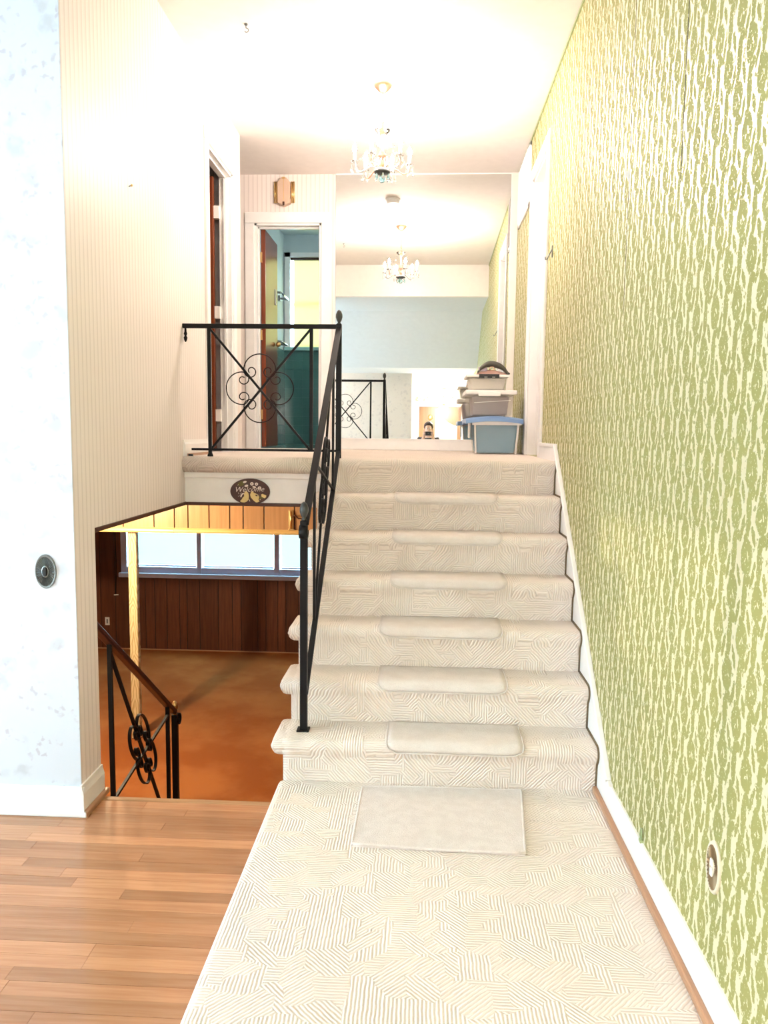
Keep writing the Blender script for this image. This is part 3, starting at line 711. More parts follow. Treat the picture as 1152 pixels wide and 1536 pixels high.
# rolled volute where the handrail meets the lower newel
vol = [Vector((XN2, YN-.006, 1.118))+Vector((0, -.034*math.sin(a)*(1-.06*a), .034*math.cos(a)*(1-.06*a))) for a in [i*PI/8 for i in range(14)]]
vb = MB()
for p in vol: vb.v += [p+Vector((-.019, 0, 0)), p+Vector((.019, 0, 0))]
for i in range(len(vol)-1): vb.f.append((2*i, 2*i+1, 2*i+3, 2*i+2))
vo_ = vb.build('volute', 'iron', rl, smooth=True); sm_ = vo_.modifiers.new('thick', 'SOLIDIFY'); sm_.thickness = .007
def railz(y): return 1.155+(2.185-1.155)*(y-YN)/(YR-YN)
MB().bar((XN2+.004, YN, railz(YN)), (XN, YR, railz(YR)), .034, .018, (0, 0, 1)).build('handrail', 'iron', rl, bevel=.003)
def lowz(y): return .372+(1.455-.372)*(y-YN)/(YR-YN)
MB().bar((XN2+.006, YN, lowz(YN)), (XN, YR, lowz(YR)), .026, .016, (0, 0, 1)).build('bottom_rail', 'iron', rl, bevel=.002)
for y in (3.425, 3.70, 4.40):
    x = XN2+(XN-XN2)*(y-YN)/(YR-YN)
    MB().bar((x, y, lowz(y)), (x, y, railz(y)), .013, .013, (0, 1, 0)).build('baluster', 'iron', rl)
xm = -.512; ya, yb2 = 3.70, 4.40
MB().bar((xm-.004, ya, lowz(ya)), (xm-.004, yb2, railz(yb2)), .010, .012, (1, 0, 0)).build('brace', 'iron', rl)
MB().bar((xm+.006, ya, railz(ya)), (xm+.006, yb2, lowz(yb2)), .010, .012, (1, 0, 0)).build('brace', 'iron', rl)
ym = (ya+yb2)/2; zm = (railz(ym)+lowz(ym))/2; slp = .86
scrolls(rl, lambda a, b: Vector((xm, ym+a, zm+b+slp*a)), .004, ((1, 0, 0), .013, .005), .95)

# lower railing beside the steps going down
lr = thing('lower_railing', (-1.49, 4.51, -1.21), 'short iron stair railing with brown handrail beside the steps down', 'railing')
XQ = -1.49
def lz(y): return .581-.745*(y-3.511)
MB().bar((XQ, 3.30, lz(3.30)), (XQ, 4.495, lz(4.495)), .042, .028, (0, 0, 1)).build('handrail', 'rail_brown', lr, bevel=.006)
nl = MB().box(XQ-.017, XQ+.017, 4.495, 4.529, -1.215, -.175).build('newel_post', 'iron', lr, bevel=.002)
MB().lathe((XQ, 4.512, -.175), finial, 14).build('finial', 'brass', nl, smooth=True)
vb = MB()
vol = [Vector((XQ+.004, 4.534, -.212))+Vector((0, .036*math.sin(a)*(1-.06*a), .040*math.cos(a)*(1-.06*a))) for a in [i*PI/8 for i in range(14)]]
for p in vol: vb.v += [p+Vector((-.021, 0, 0)), p+Vector((.021, 0, 0))]
for i in range(len(vol)-1): vb.f.append((2*i, 2*i+1, 2*i+3, 2*i+2))
vo_ = vb.build('volute', 'iron', lr, smooth=True); sm_ = vo_.modifiers.new('thick', 'SOLIDIFY'); sm_.thickness = .007
for y, zb in ((3.559, -.42), (4.378, -.95)): MB().bar((XQ, y, zb), (XQ, y, lz(y)), .021, .017, (0, 1, 0)).build('baluster', 'iron', lr)
MB().bar((XQ-.005, 3.567, .501), (XQ-.005, 4.362, -.808), .016, .014, (1, 0, 0)).build('brace', 'iron', lr)
MB().bar((XQ+.007, 4.371, -.121), (XQ+.007, 3.567, -.244), .014, .014, (1, 0, 0)).build('brace', 'iron', lr)
MB().bar((XQ, 3.559, -.26), (XQ, 4.511, -.973), .015, .015, (1, 0, 0)).build('bottom_rail', 'iron', lr)
scrolls(lr, lambda a, b: Vector((XQ, 3.974+a, -.169+b-.745*a)), .004, ((1, 0, 0), .017, .006), .936)

# ---- post in the lower room
po = thing('support_post', (-2.70, 7.08, ZB), 'square wood-grained post standing under the panelled header', 'post')
MB().box(-2.744, -2.660, 7.02, 7.090, ZB, .625).build('shaft', 'post', po, bevel=.012)

# ================================================================== MIRROR, CHANDELIER, SMALL THINGS
mr = thing('wall_mirror', (-.03, YM, 1.508), 'large frameless wall mirror covering the end of the landing', 'mirror')
mg = MB().box(-.800, .745, YM-.016, YM-.010, 1.509, 3.834).build('mirror_glass', 'mirror', mr)
mr.rotation_euler = (0, 0, -.0078); mr.location.y = YM-.004
MB().box(-.802, .76, YM-.026, YM-.006, 3.832, 3.842).build('edge_strip', 'white2', mr); MB().box(-.802, .76, YM-.026, YM-.006, 1.500, 1.510).build('edge_strip', 'white2', mr)
struct(MB().box(.745, XW, YM-.034, YM, ZL, ZC).build('trim_5', 'white', bevel=.004), 'white upright board beside the mirror')
ZCH, XCH, YCH = 3.307, -.295, 5.318
ch = thing('chandelier', (XCH, YCH, ZC), 'lit crystal chandelier with six candle lights hanging over the landing', 'chandelier')
MB().lathe((XCH, YCH, ZC-.052), [(.010, 0), (.022, .004), (.034, .014), (.048, .028), (.060, .042), (.062, .052)], 20).build('ceiling_canopy', 'gold', ch, smooth=True)
lk = None
for i in range(9):
    z = ZC-.060-i*.0205
    b = MB(); a_ = i % 2*PI/2
    ring_ = [Vector((XCH+.0075*math.cos(t)*math.cos(a_), YCH+.0075*math.cos(t)*math.sin(a_), z-.010+.014*math.sin(t))) for t in [2*PI*k/10 for k in range(10)]]
    b.tube(ring_, .0024, 5, True).build('chain_link', 'gold', ch, smooth=True)
MB().lathe((XCH, YCH, ZCH-.03), [(.004, 0), (.020, .006), (.046, .018), (.050, .028), (.030, .036), (.012, .045), (.011, .10), (.018, .11), (.018, .12), (.010, .13), (.010, .235), (.020, .25), (.012, .27), (.006, .30), (.005, .33)], 16).build('centre_column', 'gold', ch, smooth=True)
MB().lathe((XCH, YCH, ZCH-.034), [(.012, 0), (.040, .004), (.053, .012), (.054, .022), (.048, .030)], 18).build('hub_dish', 'finial', ch, smooth=True)
MB().lathe((XCH, YCH, ZCH+.01), [(.016, 0), (.034, .012), (.040, .04), (.030, .075), (.022, .10)], 14).build('crystal_body', 'crystal', ch, smooth=True)
MB().lathe((XCH, YCH, ZCH+.215), [(.020, 0), (.050, .03), (.052, .035), (.014, .02)], 14).build('crystal_crown', 'crystal', ch, smooth=True)
def drop(b, x, y, z, L, r):
    return b.lathe((x, y, z-L), [(.0008, 0), (r*.7, L*.12), (r, L*.30), (r*.55, L*.55), (r*.12, L*.72)], 6).ball((x, y, z-L*.12), r*.5, n=6, m=4)
for i in range(6):
    a = i*PI/3+.20; ca, sa = math.cos(a), math.sin(a); R_ = .185
    arm = crom([(XCH+ca*r, YCH+sa*r, ZCH+z) for r, z in ((.02, -.005), (.06, .014), (.10, .002), (.14, -.022), (.172, -.012), (R_, .03))], 5)
    am = MB().tube(arm, .0042, 6).build('arm', 'pewter' if i % 2 else 'gold', ch, smooth=True)
    cx, cy, cz = XCH+ca*R_, YCH+sa*R_, ZCH+.03
    MB().lathe((cx, cy, cz), [(.008, 0), (.024, .006), (.027, .012), (.012, .010)], 12).build('drip_cup', 'crystal', am, smooth=True)
    MB().lathe((cx, cy, cz+.006), [(.010, 0), (.010, .060), (.008, .062)], 10).build('candle_sleeve', 'white_plastic', am, smooth=True)
    MB().lathe((cx, cy, cz+.068), [(.006, 0), (.013, .012), (.0145, .022), (.011, .036), (.005, .050), (.001, .058)], 10).build('bulb', 'bulb', am, smooth=True)
    for k in range(4):
        t = a+k*PI/2+.4; b = MB(); drop(b, cx+.024*math.cos(t), cy+.024*math.sin(t), cz+.004, .066, .0085)
        b.build('crystal_drop', 'crystal', am, smooth=False)
    b = MB()
    for k in range(8):
        t = k/7; r = .05+(R_-.07)*t; z = ZCH+.25-.20*t-.05*math.sin(PI*t)
        b.ball((XCH+ca*r, YCH+sa*r, z), .0055, n=6, m=4)
    b.build('bead_string', 'crystal', ch)['kind'] = 'stuff'
    b = MB(); drop(b, XCH+.045*math.cos(a+.5), YCH+.045*math.sin(a+.5), ZCH-.014, .062, .010); b.build('crystal_drop', 'crystal_blue' if i % 2 else 'crystal', ch)
b = MB(); b.ball((XCH, YCH, ZCH-.062), .024, n=10, m=8); b.build('crystal_ball', 'crystal_blue', ch)
sd_ = thing('smoke_detector', (-.335, 6.31, ZC), 'round white smoke detector on the ceiling near the mirror', 'smoke detector')
MB().lathe((-.335, 6.31, ZC-.020), [(.066, 0), (.072, .010), (.072, .020)], 24).build('base', 'white_plastic', sd_, True)
MB().lathe((-.335, 6.31, ZC-.045), [(.035, 0), (.058, .004), (.062, .014), (.062, .026)], 24).build('cover', 'white_plastic', sd_, True)
hk = thing('ceiling_hook', (-1.029, 4.544, ZC), 'small metal swag hook screwed into the white ceiling', 'hook')
MB().lathe((-1.029, 4.544, ZC-.008), [(.007, 0), (.011, .003), (.011, .008)], 10).build('rosette', 'pewter', hk, True)
MB().tube([(-1.029, 4.544, ZC-.004), (-1.029, 4.544, ZC-.022)]+[(-1.029+.011*math.sin(t)+.003, 4.544, ZC-.033+.011*math.cos(t)) for t in [.2+i*.45 for i in range(10)]], .0028, 6).build('hook_wire', 'pewter', hk, True)
nl_ = thing('wall_nail', (XLW, 3.831, 2.744), 'tiny picture nail left in the striped wall', 'nail')
MB().tube([(XLW-.005, 3.831, 2.744), (XLW+.014, 3.831, 2.750)], .0028, 6).build('shank', 'pewter', nl_, True); MB().ball((XLW+.015, 3.831, 2.7505), .006, n=8, m=5).build('head', 'brass', nl_, True)
def whook(y, z, label):
    t = thing('wall_hook', (XW, y, z), label, 'hook')
    MB().box(XW-.006, XW+.001, y-.010, y+.010, z-.02, z+.055).build('plate', 'pewter', t, bevel=.003)
    MB().tube([(XW-.004, y, z+.03), (XW-.022, y, z-.005), (XW-.032, y, z-.03), (XW-.044, y, z-.035), (XW-.046, y, z-.015)], .004, 6).build('prong', 'pewter', t, True)
whook(5.10, 2.71, 'small grey coat hook on the damask wall beside the white door frame')
cl = thing('wall_clip', (XW, 2.659, .130), 'small green cable clip on the damask wall above the baseboard', 'clip')
MB().box(XW-.012, XW+.001, 2.648, 2.672, .118, .130).build('base', 'palegreen', cl, bevel=.003); MB().tube([(XW-.006, 2.66+.009*math.cos(t), .148+.022*math.sin(t)) for t in [i*PI/6 for i in range(12)]], .003, 6, True).build('loop', 'palegreen', cl, True)

# round fluted outlet plates
def oval_plate(name, place, label, mat, fmat=None):
    """place(u, v, d): across, up, out of the wall"""
    c = place(0, 0, 0); t = thing(name, c, label, 'outlet')
    n = 44; A, B = .046, .073
    def ring(s, d): return [place(A*s*math.cos(2*PI*k/n), B*s*math.sin(2*PI*k/n), d) for k in range(n)]
    b = MB(); rs = [ring(1, -.001), ring(1, .004), ring(.95, .008), ring(.86, .0075), ring(.84, .003)]
    for r in rs: b.v += r
    for i in range(len(rs)-1):
        for k in range(n): b.f.append((i*n+k, i*n+(k+1) % n, (i+1)*n+(k+1) % n, (i+1)*n+k))
    b.f.append(tuple(4*n+k for k in range(n))); b.build('rim', mat, t)
    fb = MB(); q = 34
    for k in range(q):
        a0 = 2*PI*k/q; a1 = 2*PI*(k+.5)/q; a2 = 2*PI*(k+1)/q
        P_ = lambda a, s, d: place(A*s*math.cos(a), B*s*math.sin(a), d)
        fb.add([P_(a0, .84, .003), P_(a1, .84, .0085), P_(a2, .84, .003), P_(a0, .34, .003), P_(a1, .34, .0075), P_(a2, .34, .003)], [(0, 1, 4, 3), (1, 2, 5, 4), (0, 1, 2), (3, 5, 4)])
    fb.build('flutes', fmat or mat, t)
    b = MB(); r1 = [ring(.36, .003), ring(.34, .009), ring(.28, .010), ring(.26, .006)]
    for r in r1: b.v += r
    for i in range(3):
        for k in range(n): b.f.append((i*n+k, i*n+(k+1) % n, (i+1)*n+(k+1) % n, (i+1)*n+k))
    b.f.append(tuple(3*n+k for k in range(n))); b.build('boss', mat, t)
    return t
o1 = oval_plate('outlet_plate', lambda u, v, d: Vector((-1.575+u, 3.13-d, .966+v)), 'oval pewter fluted switch plate on the pale blue wall', 'pewter')
MB().box(-1.583, -1.567, 3.115, 3.126, .948, .984).build('slot', 'dark', o1, bevel=.003)
o2 = oval_plate('outlet_plate', lambda u, v, d: Vector((XW-d, 2.018+u, .404+v)), 'oval cream and brown fluted outlet plate on the green damask wall', 'ivory', 'flute')
MB().box(XW-.0115, XW-.004, 2.010, 2.026, .408, .428).build('socket', 'white_plastic', o2, bevel=.002); MB().box(XW-.0115, XW-.004, 2.010, 2.026, .380, .400).build('socket', 'white_plastic', o2, bevel=.002)
sw = thing('switch_plate', (-4.21, YFAR-.01, -1.02), 'small white outlet plate low on the dark panelled wall', 'outlet')
MB().box(-4.245, -4.183, YFAR-.017, YFAR-.009, -1.075, -.965).build('plate', 'white_plastic', sw, bevel=.003); MB().box(-4.224, -4.204, YFAR-.020, YFAR-.015, -1.05, -.99).build('socket', 'pewter', sw)
cdp = thing('blind_cord', (-4.085, YFAR-.02, -.655), 'dark pull cord hanging on the panelled wall beside the window', 'cord')
MB().tube([(-4.075, YFAR-.018, .9), (-4.079, YFAR-.02, .3), (-4.072, YFAR-.02, -.2), (-4.085, YFAR-.02, -.64)], .006, 6).build('cord_line', 'dark', cdp, True); MB().bar((-4.11, YFAR-.02, -.655), (-4.05, YFAR-.02, -.650), .012, .012).build('cord_end', 'white_plastic', cdp)
la = thing('brass_latch', (-1.19, 6.99, .75), 'brass barrel latch with a dark hook on the panelled header', 'latch')
MB().box(-1.212, -1.168, 6.990, 7.001, .665, .845).build('plate', 'brass', la, bevel=.004); MB().tube([(-1.19, 6.982, .675), (-1.19, 6.982, .835)], .011, 8).build('bolt', 'brass', la, True); MB().box(-1.218, -1.162, 6.985, 7.001, .655, .672).build('foot', 'brass', la, bevel=.003)
MB().tube([(-1.185, 6.985, .785), (-1.155, 6.972, .80), (-1.120, 6.970, .770), (-1.075, 6.972, .775), (-1.05, 6.985, .79)], .007, 6).build('hook_arm', 'darktrim', la, True)

# door chime
hc = thing('door_chime', (-1.262, YM, 3.68), 'beige six-sided door chime above the bathroom doorway', 'door chime')
MB().prism([(-1.318, 3.585), (-1.262, 3.560), (-1.206, 3.585), (-1.206, 3.760), (-1.240, 3.802), (-1.284, 3.802), (-1.318, 3.760)], 1, YM-.062, YM+.002).build('cover', 'chime', hc, bevel=.006)
MB().box(-1.264, -1.260, YM-.0645, YM-.060, 3.60, 3.785).build('centre_rib', 'brass', hc)
for x in (-1.346, -1.329, -1.193, -1.177): MB().tube([(x, YM-.026, 3.592), (x, YM-.026, 3.772)], .0085, 8).build('chime_tube', 'brass', hc, True)
MB().box(-1.353, -1.170, YM-.030, YM+.002, 3.60, 3.625).build('backplate', 'chime', hc); MB().box(-1.353, -1.170, YM-.020, YM+.002, 3.73, 3.755).build('backplate', 'chime', hc)
MB().box(-1.271, -1.253, YM-.068, YM-.058, 3.560, 3.592).build('ornament', 'darktrim', hc, bevel=.003); MB().box(-1.275, -1.249, YM-.068, YM-.058, 3.788, 3.803).build('ornament', 'brass', hc, bevel=.003)

# air grille
gr = thing('air_grille', (XW, 6.6, 3.58), 'white slatted air grille high on the damask wall by the mirror', 'vent')
MB().box(XW-.004, XW+.001, 6.27, 6.95, 3.34, 3.815).build('backing', 'mauve', gr)
for a in ((6.255, 6.30, 3.335, 3.82), (6.92, 6.96, 3.335, 3.82), (6.255, 6.96, 3.335, 3.37), (6.255, 6.96, 3.79, 3.82)): MB().box(XW-.014, XW+.001, *a).build('frame', 'white2', gr, bevel=.003)
for i in range(7):
    y = 6.345+i*.089; MB().bar((XW-.008, y, 3.365), (XW-.008, y, 3.795), .040, .006, (.6, .8, 0)).build('slat', 'white2', gr)
struct(MB().box(XW-.008, XW+.001, 3.34, YM, ZC-.018, ZC-.002).build('trim_6', 'palegreen'), 'thin green edging along the top of the damask wall')

# welcome plaque
wp = thing('welcome_plaque', (-1.045, YE+.03, 1.197), 'oval brown welcome plaque with two yellow birds on the white fascia', 'plaque')
PX, PY, PZ = -1.045, YE+.034, 1.197
pb = MB(); n = 40; A, B = .122, .080
for y, s in ((PY, 1), (PY-.010, 1), (PY-.013, .97)): pb.v += [(PX+A*s*math.cos(2*PI*k/n), y, PZ+B*s*math.sin(2*PI*k/n)) for k in range(n)]
for i in range(2):
    for k in range(n): pb.f.append((i*n+k, i*n+(k+1) % n, (i+1)*n+(k+1) % n, (i+1)*n+k))
pb.f += [tuple(range(n)), tuple(2*n+k for k in range(n))]; pb.build('board', 'plaque', wp)
K = 70/1152*.004     # crop pixel -> metres on the plaque
def pz(x, y): return (PX+(x-582)*K*1.0, PZ-(y-445)*K*1.0)
def shape(pts, name, mat, d=.0155):
    q = [pz(*p) for p in pts]; MB().prism(q, 1, PY-d, PY-.012).build(name, mat, wp)
def ell(cx, cy, rx, ry, rot=0, n=14): return [(cx+rx*math.cos(t)*math.cos(rot)-ry*math.sin(t)*math.sin(rot), cy+rx*math.cos(t)*math.sin(rot)+ry*math.sin(t)*math.cos(rot)) for t in [2*PI*k/n for k in range(n)]]
for p in (ell(455, 205, 48, 26, -.3), ell(495, 300, 48, 28, -.3), ell(635, 250, 44, 44), ell(750, 255, 42, 40), ell(695, 330, 48, 24, .2), ell(828, 350, 44, 40)): shape(p, 'petal', 'petal')
for p in (ell(635, 250, 12, 12), ell(750, 255, 12, 12), ell(828, 350, 10, 12)): shape(p, 'flower_centre', 'olive', .017)
shape(ell(360, 250, 95, 60, -.4), 'leaf', 'olive', .014); shape(ell(880, 590, 90, 40, -.3), 'leaf', 'olive', .014)
shape([(330, 690), (370, 650), (400, 600), (440, 560), (430, 510), (460, 440), (500, 430), (545, 490), (555, 560), (548, 650), (500, 700), (440, 722), (370, 716)], 'bird_body', 'yellow')
shape([(590, 520), (615, 450), (650, 425), (680, 470), (720, 485), (790, 520), (818, 580), (800, 640), (825, 690), (780, 712), (735, 715), (690, 680), (650, 640), (605, 590)], 'bird_body', 'yellow')
shape([(340, 590), (345, 540), (390, 490), (450, 478), (430, 500), (390, 530), (365, 590)], 'bird_tail', 'petal'); shape(ell(750, 540, 30, 18, .4), 'bird_wing', 'plaque', .0165)
shape([(870, 510), (905, 498), (1000, 540), (990, 585), (955, 608), (880, 570)], 'butterfly', 'yellow')
for p in ([(280, 470), (310, 500), (300, 508)], [(265, 300), (300, 262), (296, 280)], [(275, 570), (330, 550), (310, 566)], [(335, 520), (365, 470), (372, 480)], [(560, 650), (572, 640), (588, 690), (575, 695)], [(830, 640), (850, 625), (850, 660)]): shape(p, 'fleck', 'petal')
fc = bpy.data.curves.new('lettering', 'FONT'); fc.body = 'Welcome'; fc.size = .046; fc.shear = .35; fc.extrude = .0012; fc.align_x = 'CENTER'; fc.resolution_u = 3; fc.offset = -.0004
fo = bpy.data.objects.new('tmp', fc); C.objects.link(fo); dg = bpy.context.evaluated_depsgraph_get(); me = bpy.data.meshes.new_from_object(fo.evaluated_get(dg)); bpy.data.objects.remove(fo)
lo = bpy.data.objects.new('lettering', me); C.objects.link(lo); me.materials.clear(); me.materials.append(M['petal'])
me.transform(Matrix.Translation((PX-.004, PY-.0145, PZ-.001)) @ Matrix.Rotation(PI/2, 4, 'X') @ Matrix.Rotation(.04, 4, 'Z')); put(lo, wp)

# storage boxes
def tub(name, x0, x1, y0, y1, z0, z1, taper, mat, label, group, contents=None, cmat=None, cins=.02):
    t = thing(name, ((x0+x1)/2, (y0+y1)/2, z0), label, 'storage box', group)
    def ring(e, z): return [(x0+taper-e, y0+taper-e, z), (x1-taper+e, y0+taper-e, z), (x1-taper+e, y1-taper+e, z), (x0+taper-e, y1-taper+e, z)]
    b = MB(); b.v += ring(0, z0)+ring(taper, z1)+ring(taper-.006, z1)+ring(-.006, z0+.006)
    b.f += [(0, 1, 2, 3), (12, 13, 14, 15)]
    for i in range(3):
        for k in range(4): b.f.append((i*4+k, i*4+(k+1) % 4, (i+1)*4+(k+1) % 4, (i+1)*4+k))
    b.build('tub', mat, t)
    if contents:
        b = MB(); a = cins; zc = z0+contents*(z1-z0); f = taper*contents
        b.v += [(x0+taper+a, y0+taper+a, z0+.008), (x1-taper-a, y0+taper+a, z0+.008), (x1-taper-a, y1-taper-a, z0+.008), (x0+taper+a, y1-taper-a, z0+.008),
                (x0+taper+a-f, y0+taper+a-f, zc), (x1-taper-a+f, y0+taper+a-f, zc), (x1-taper-a+f, y1-taper-a+f, zc), (x0+taper+a-f, y1-taper-a+f, zc)]
        b.f += [(0, 1, 2, 3), (4, 5, 6, 7), (0, 1, 5, 4), (1, 2, 6, 5), (2, 3, 7, 6), (3, 0, 4, 7)]; b.build('contents', cmat, t, bevel=.012)
    return t
GB = 'storage boxes stacked on the landing'
bx1 = tub('storage_box', .395, .755, 6.02, 6.52, ZL, 1.658, .028, 'clear', 'largest clear box with blue lid and blue contents, bottom of the stack', GB, .93, 'blue_cloth', .010)
lid = MB(); N = 14
for i in range(N+1):
    u = i/N; x = .335+(.775-.335)*u; bow = .020*(1-(2*u-1)**2)
    lid.v += [(x, 5.985, 1.655+bow-.014), (x, 5.985, 1.672+bow), (x, 6.02, 1.682+bow), (x, 6.54, 1.682+bow), (x, 6.56, 1.672+bow), (x, 6.56, 1.655+bow-.014), (x, 6.3, 1.652+bow)]
for i in range(N):
    for k in range(7): lid.f.append((i*7+k, i*7+(k+1) % 7, (i+1)*7+(k+1) % 7, (i+1)*7+k))
lid.f += [tuple(range(7)), tuple(N*7+k for k in range(7))]; lid.build('lid', 'blue_plastic', bx1, smooth=False)
MB().box(.372, .384, 6.18, 6.34, 1.53, 1.66).build('latch', 'white_plastic', bx1, bevel=.006); MB().box(.385, .765, 6.005, 6.02, 1.632, 1.662).build('rim', 'white_plastic', bx1, bevel=.004)
for x in (.420, .728): MB().bar((x, 6.048, ZL+.004), (x+(.0-.012 if x < .5 else .014), 6.022, 1.64), .012, .010).build('corner_rib', 'white_plastic', bx1)
bx2 = tub('storage_box', .345, .710, 6.06, 6.48, 1.7025, 1.872, .014, 'clear', 'clear box holding something grey, middle of the stack', GB, .9, 'mauve', .035)
MB().box(.330, .728, 6.035, 6.50, 1.868, 1.902).build('lid', 'white_plastic', bx2, bevel=.008); MB().box(.43, .60, 6.028, 6.05, 1.855, 1.885).build('latch', 'white_plastic', bx2, bevel=.005)
MB().bar((.40, 6.058, 1.805), (.68, 6.058, 1.825), .004, .004).build('seam', 'white_plastic', bx2)
bx3 = tub('storage_box', .345, .660, 6.10, 6.46, 1.902, 2.006, .020, 'clear', 'smallest clear white box with black latch, top of the stack', GB, .92, 'white_plastic', .012)
MB().box(.335, .672, 6.085, 6.475, 2.004, 2.024).build('lid', 'white_plastic', bx3, bevel=.006)
lt = MB().box(.435, .590, 6.072, 6.09, 2.008, 2.026).box(.435, .475, 6.072, 6.09, 1.996, 2.010).box(.500, .535, 6.072, 6.09, 1.996, 2.010).box(.560, .590, 6.072, 6.09, 1.996, 2.010); lt.build('latch', 'black', bx3)
ph = thing('pouch', (.52, 6.22, 2.024), 'small pink pouch with dark arched strap lying on the topmost box', 'pouch')
MB().prism([(.405, 2.024), (.66, 2.024), (.645, 2.040), (.56, 2.062), (.50, 2.064), (.43, 2.046)], 1, 6.14, 6.30).build('body', 'pink', ph, bevel=.008)
arc = crom([(.425, 6.135, 2.042), (.455, 6.13, 2.080), (.505, 6.13, 2.106), (.565, 6.13, 2.104), (.625, 6.13, 2.078), (.665, 6.13, 2.034)], 6)
sb = MB()
for i, p in enumerate(arc):
    t = i/(len(arc)-1); h_ = .010+.012*math.sin(PI*t); sb.v += [p+Vector((0, -.014, h_)), p+Vector((0, .05, h_)), p+Vector((0, .05, -h_)), p+Vector((0, -.014, -h_))]
for i in range(len(arc)-1):
    for k in range(4): sb.f.append((i*4+k, i*4+(k+1) % 4, (i+1)*4+(k+1) % 4, (i+1)*4+k))
sb.f += [(0, 1, 2, 3), tuple(4*(len(arc)-1)+k for k in range(4))]; sb.build('strap', 'strap', ph, True)
MB().tube([(.535+.018*math.cos(t), 6.118, 2.072+.014*math.sin(t)) for t in [i*PI/6 for i in range(12)]], .003, 6, True).build('buckle', 'gold', ph, True)
MB().ball((.668, 6.12, 2.034), .009, n=8, m=6).build('strap_end', 'black', ph, True); MB().box(.43, .50, 6.118, 6.14, 2.050, 2.085).build('flap', 'mauve', ph, bevel=.006)

# ================================================================== ENTRANCE END (seen in the mirror)
d3 = casing('door_3', 1, -2.60, -1, FD, .10, .10, 'x', 'tan panelled front door in a white frame')
fdl = MB().box(-.222, .682, -2.67, -2.63, ZW+.01, 2.13).build('door_leaf', 'front_door', d3, bevel=.003)
pa = [(.12, 1.95), (.26, 1.93), (.40, 1.80), (.52, 1.74), (.60, 1.72), (.60, .9), (.12, .9)]
MB().prism(pa, 1, -2.63, -2.612).build('door_panel', 'white', fdl, bevel=.006); MB().ball((.02, -2.62, 1.90), .05, .02, .06).build('knocker', 'brass', fdl, True)
MB().ball((-.13, -2.57, .95), .03).build('door_knob', 'brass', fdl, True)
struct(MB().box(-.32, XW, -2.60, -2.59, 2.25, 2.36).build('trim_7', 'leafy'))
pe = thing('pendant_lamp', (.28, -1.25, 2.45), 'lit hanging glass lamp in the entrance seen in the mirror', 'lamp')
MB().lathe((.28, -1.25, 2.425), [(.02, 0), (.05, .015), (.055, .035)], 16).build('canopy', 'gold', pe, True); MB().tube([(.28, -1.25, 2.43), (.28, -1.25, 2.13)], .004, 6).build('chain', 'gold', pe, True)
MB().lathe((.28, -1.25, 2.07), [(.02, 0), (.055, .02), (.06, .05), (.03, .07), (.012, .075)], 14).build('holder', 'gold', pe, True)
for i in range(4):
    a = i*PI/2+.4; MB().ball((.28+.07*math.cos(a), -1.25+.07*math.sin(a), 2.05), .020).build('bulb', 'bulb2', pe, True)
# living room window
w3 = MB().box(-5.09, -5.08, LW[0], LW[1], LW[2], LW[3]).build('window_3', 'pane'); struct(w3, 'picture window of the living room')
for y0, y1, z0, z1 in ((LW[0]-.06, LW[0]+.04, .3, 2.15), (LW[1]-.04, LW[1]+.06, .3, 2.15), (1.31, 1.39, .35, 2.1), (LW[0]-.06, LW[1]+.06, 2.07, 2.17), (LW[0]-.06, LW[1]+.06, .28, .38)): MB().box(-5.08, -4.975, y0, y1, z0, z1).build('window_frame', 'white2', w3)
lv = thing('ceiling_lamp', (-2.3, .5, 2.66), 'unseen bare-bulb ceiling lamp added in the living room as fill light', 'lamp')  # added out of view to throw front light on the stairs and walls
MB().lathe((-2.3, .5, 2.625), [(.11, 0), (.13, .012), (.13, .035)], 20).build('base', 'gold', lv, True)
for i in range(3):
    a = i*2*PI/3; MB().ball((-2.3+.08*math.cos(a), .5+.08*math.sin(a), 2.57), .03).build('bulb', 'bulb4', lv, True)
# stairwell lamp on the lower ceiling
sl_ = thing('ceiling_lamp', (-2.9, 5.9, 1.09), 'round glass ceiling lamp over the lower stairs', 'lamp')
MB().lathe((-2.9, 5.9, 1.06), [(.10, 0), (.12, .012), (.12, .035)], 20).build('base', 'brass', sl_, True); MB().ball((-2.9, 5.9, 1.00), .035).build('bulb', 'bulb3', sl_, True)

# ---- the photographer (behind the camera, seen in the mirror)
pn = thing('person', (0, -.40, 0), 'person in a dark jacket holding up a phone, seen in the mirror', 'person')
def skin(name, V, E, mat, sub=2, smooth=True):
    me = bpy.data.meshes.new(name); me.from_pydata([v[0] for v in V], E, []); o = bpy.data.objects.new(name, me); C.objects.link(o)
    o.modifiers.new('skin', 'SKIN'); sv = me.skin_vertices[0].data
    for i, v in enumerate(V):
        r = v[1]; sv[i].radius = (r, r) if not isinstance(r, tuple) else r
    sv[0].use_root = True
    s = o.modifiers.new('sub', 'SUBSURF'); s.levels = sub; s.render_levels = sub
    me.materials.append(M[mat]); put(o, pn); return o
BX, BY = .0, -.46
V, E = [], []
def add(p, r, par=None):
    V.append((p, r)); i = len(V)-1
    if par is not None: E.append((par, i))
    return i
pel = add((BX, BY, .96), .13); wst = add((BX, BY, 1.12), .12, pel); chs = add((BX, BY, 1.32), (.15, .11), wst); nb = add((BX, BY+.005, 1.45), .062, chs); nk = add((BX, BY+.01, 1.51), .052, nb)
jw = add((BX, BY+.035, 1.575), (.062, .068), nk); fc_ = add((BX, BY+.03, 1.64), (.074, .088), jw); tp = add((BX, BY+.015, 1.715), (.066, .078), fc_)
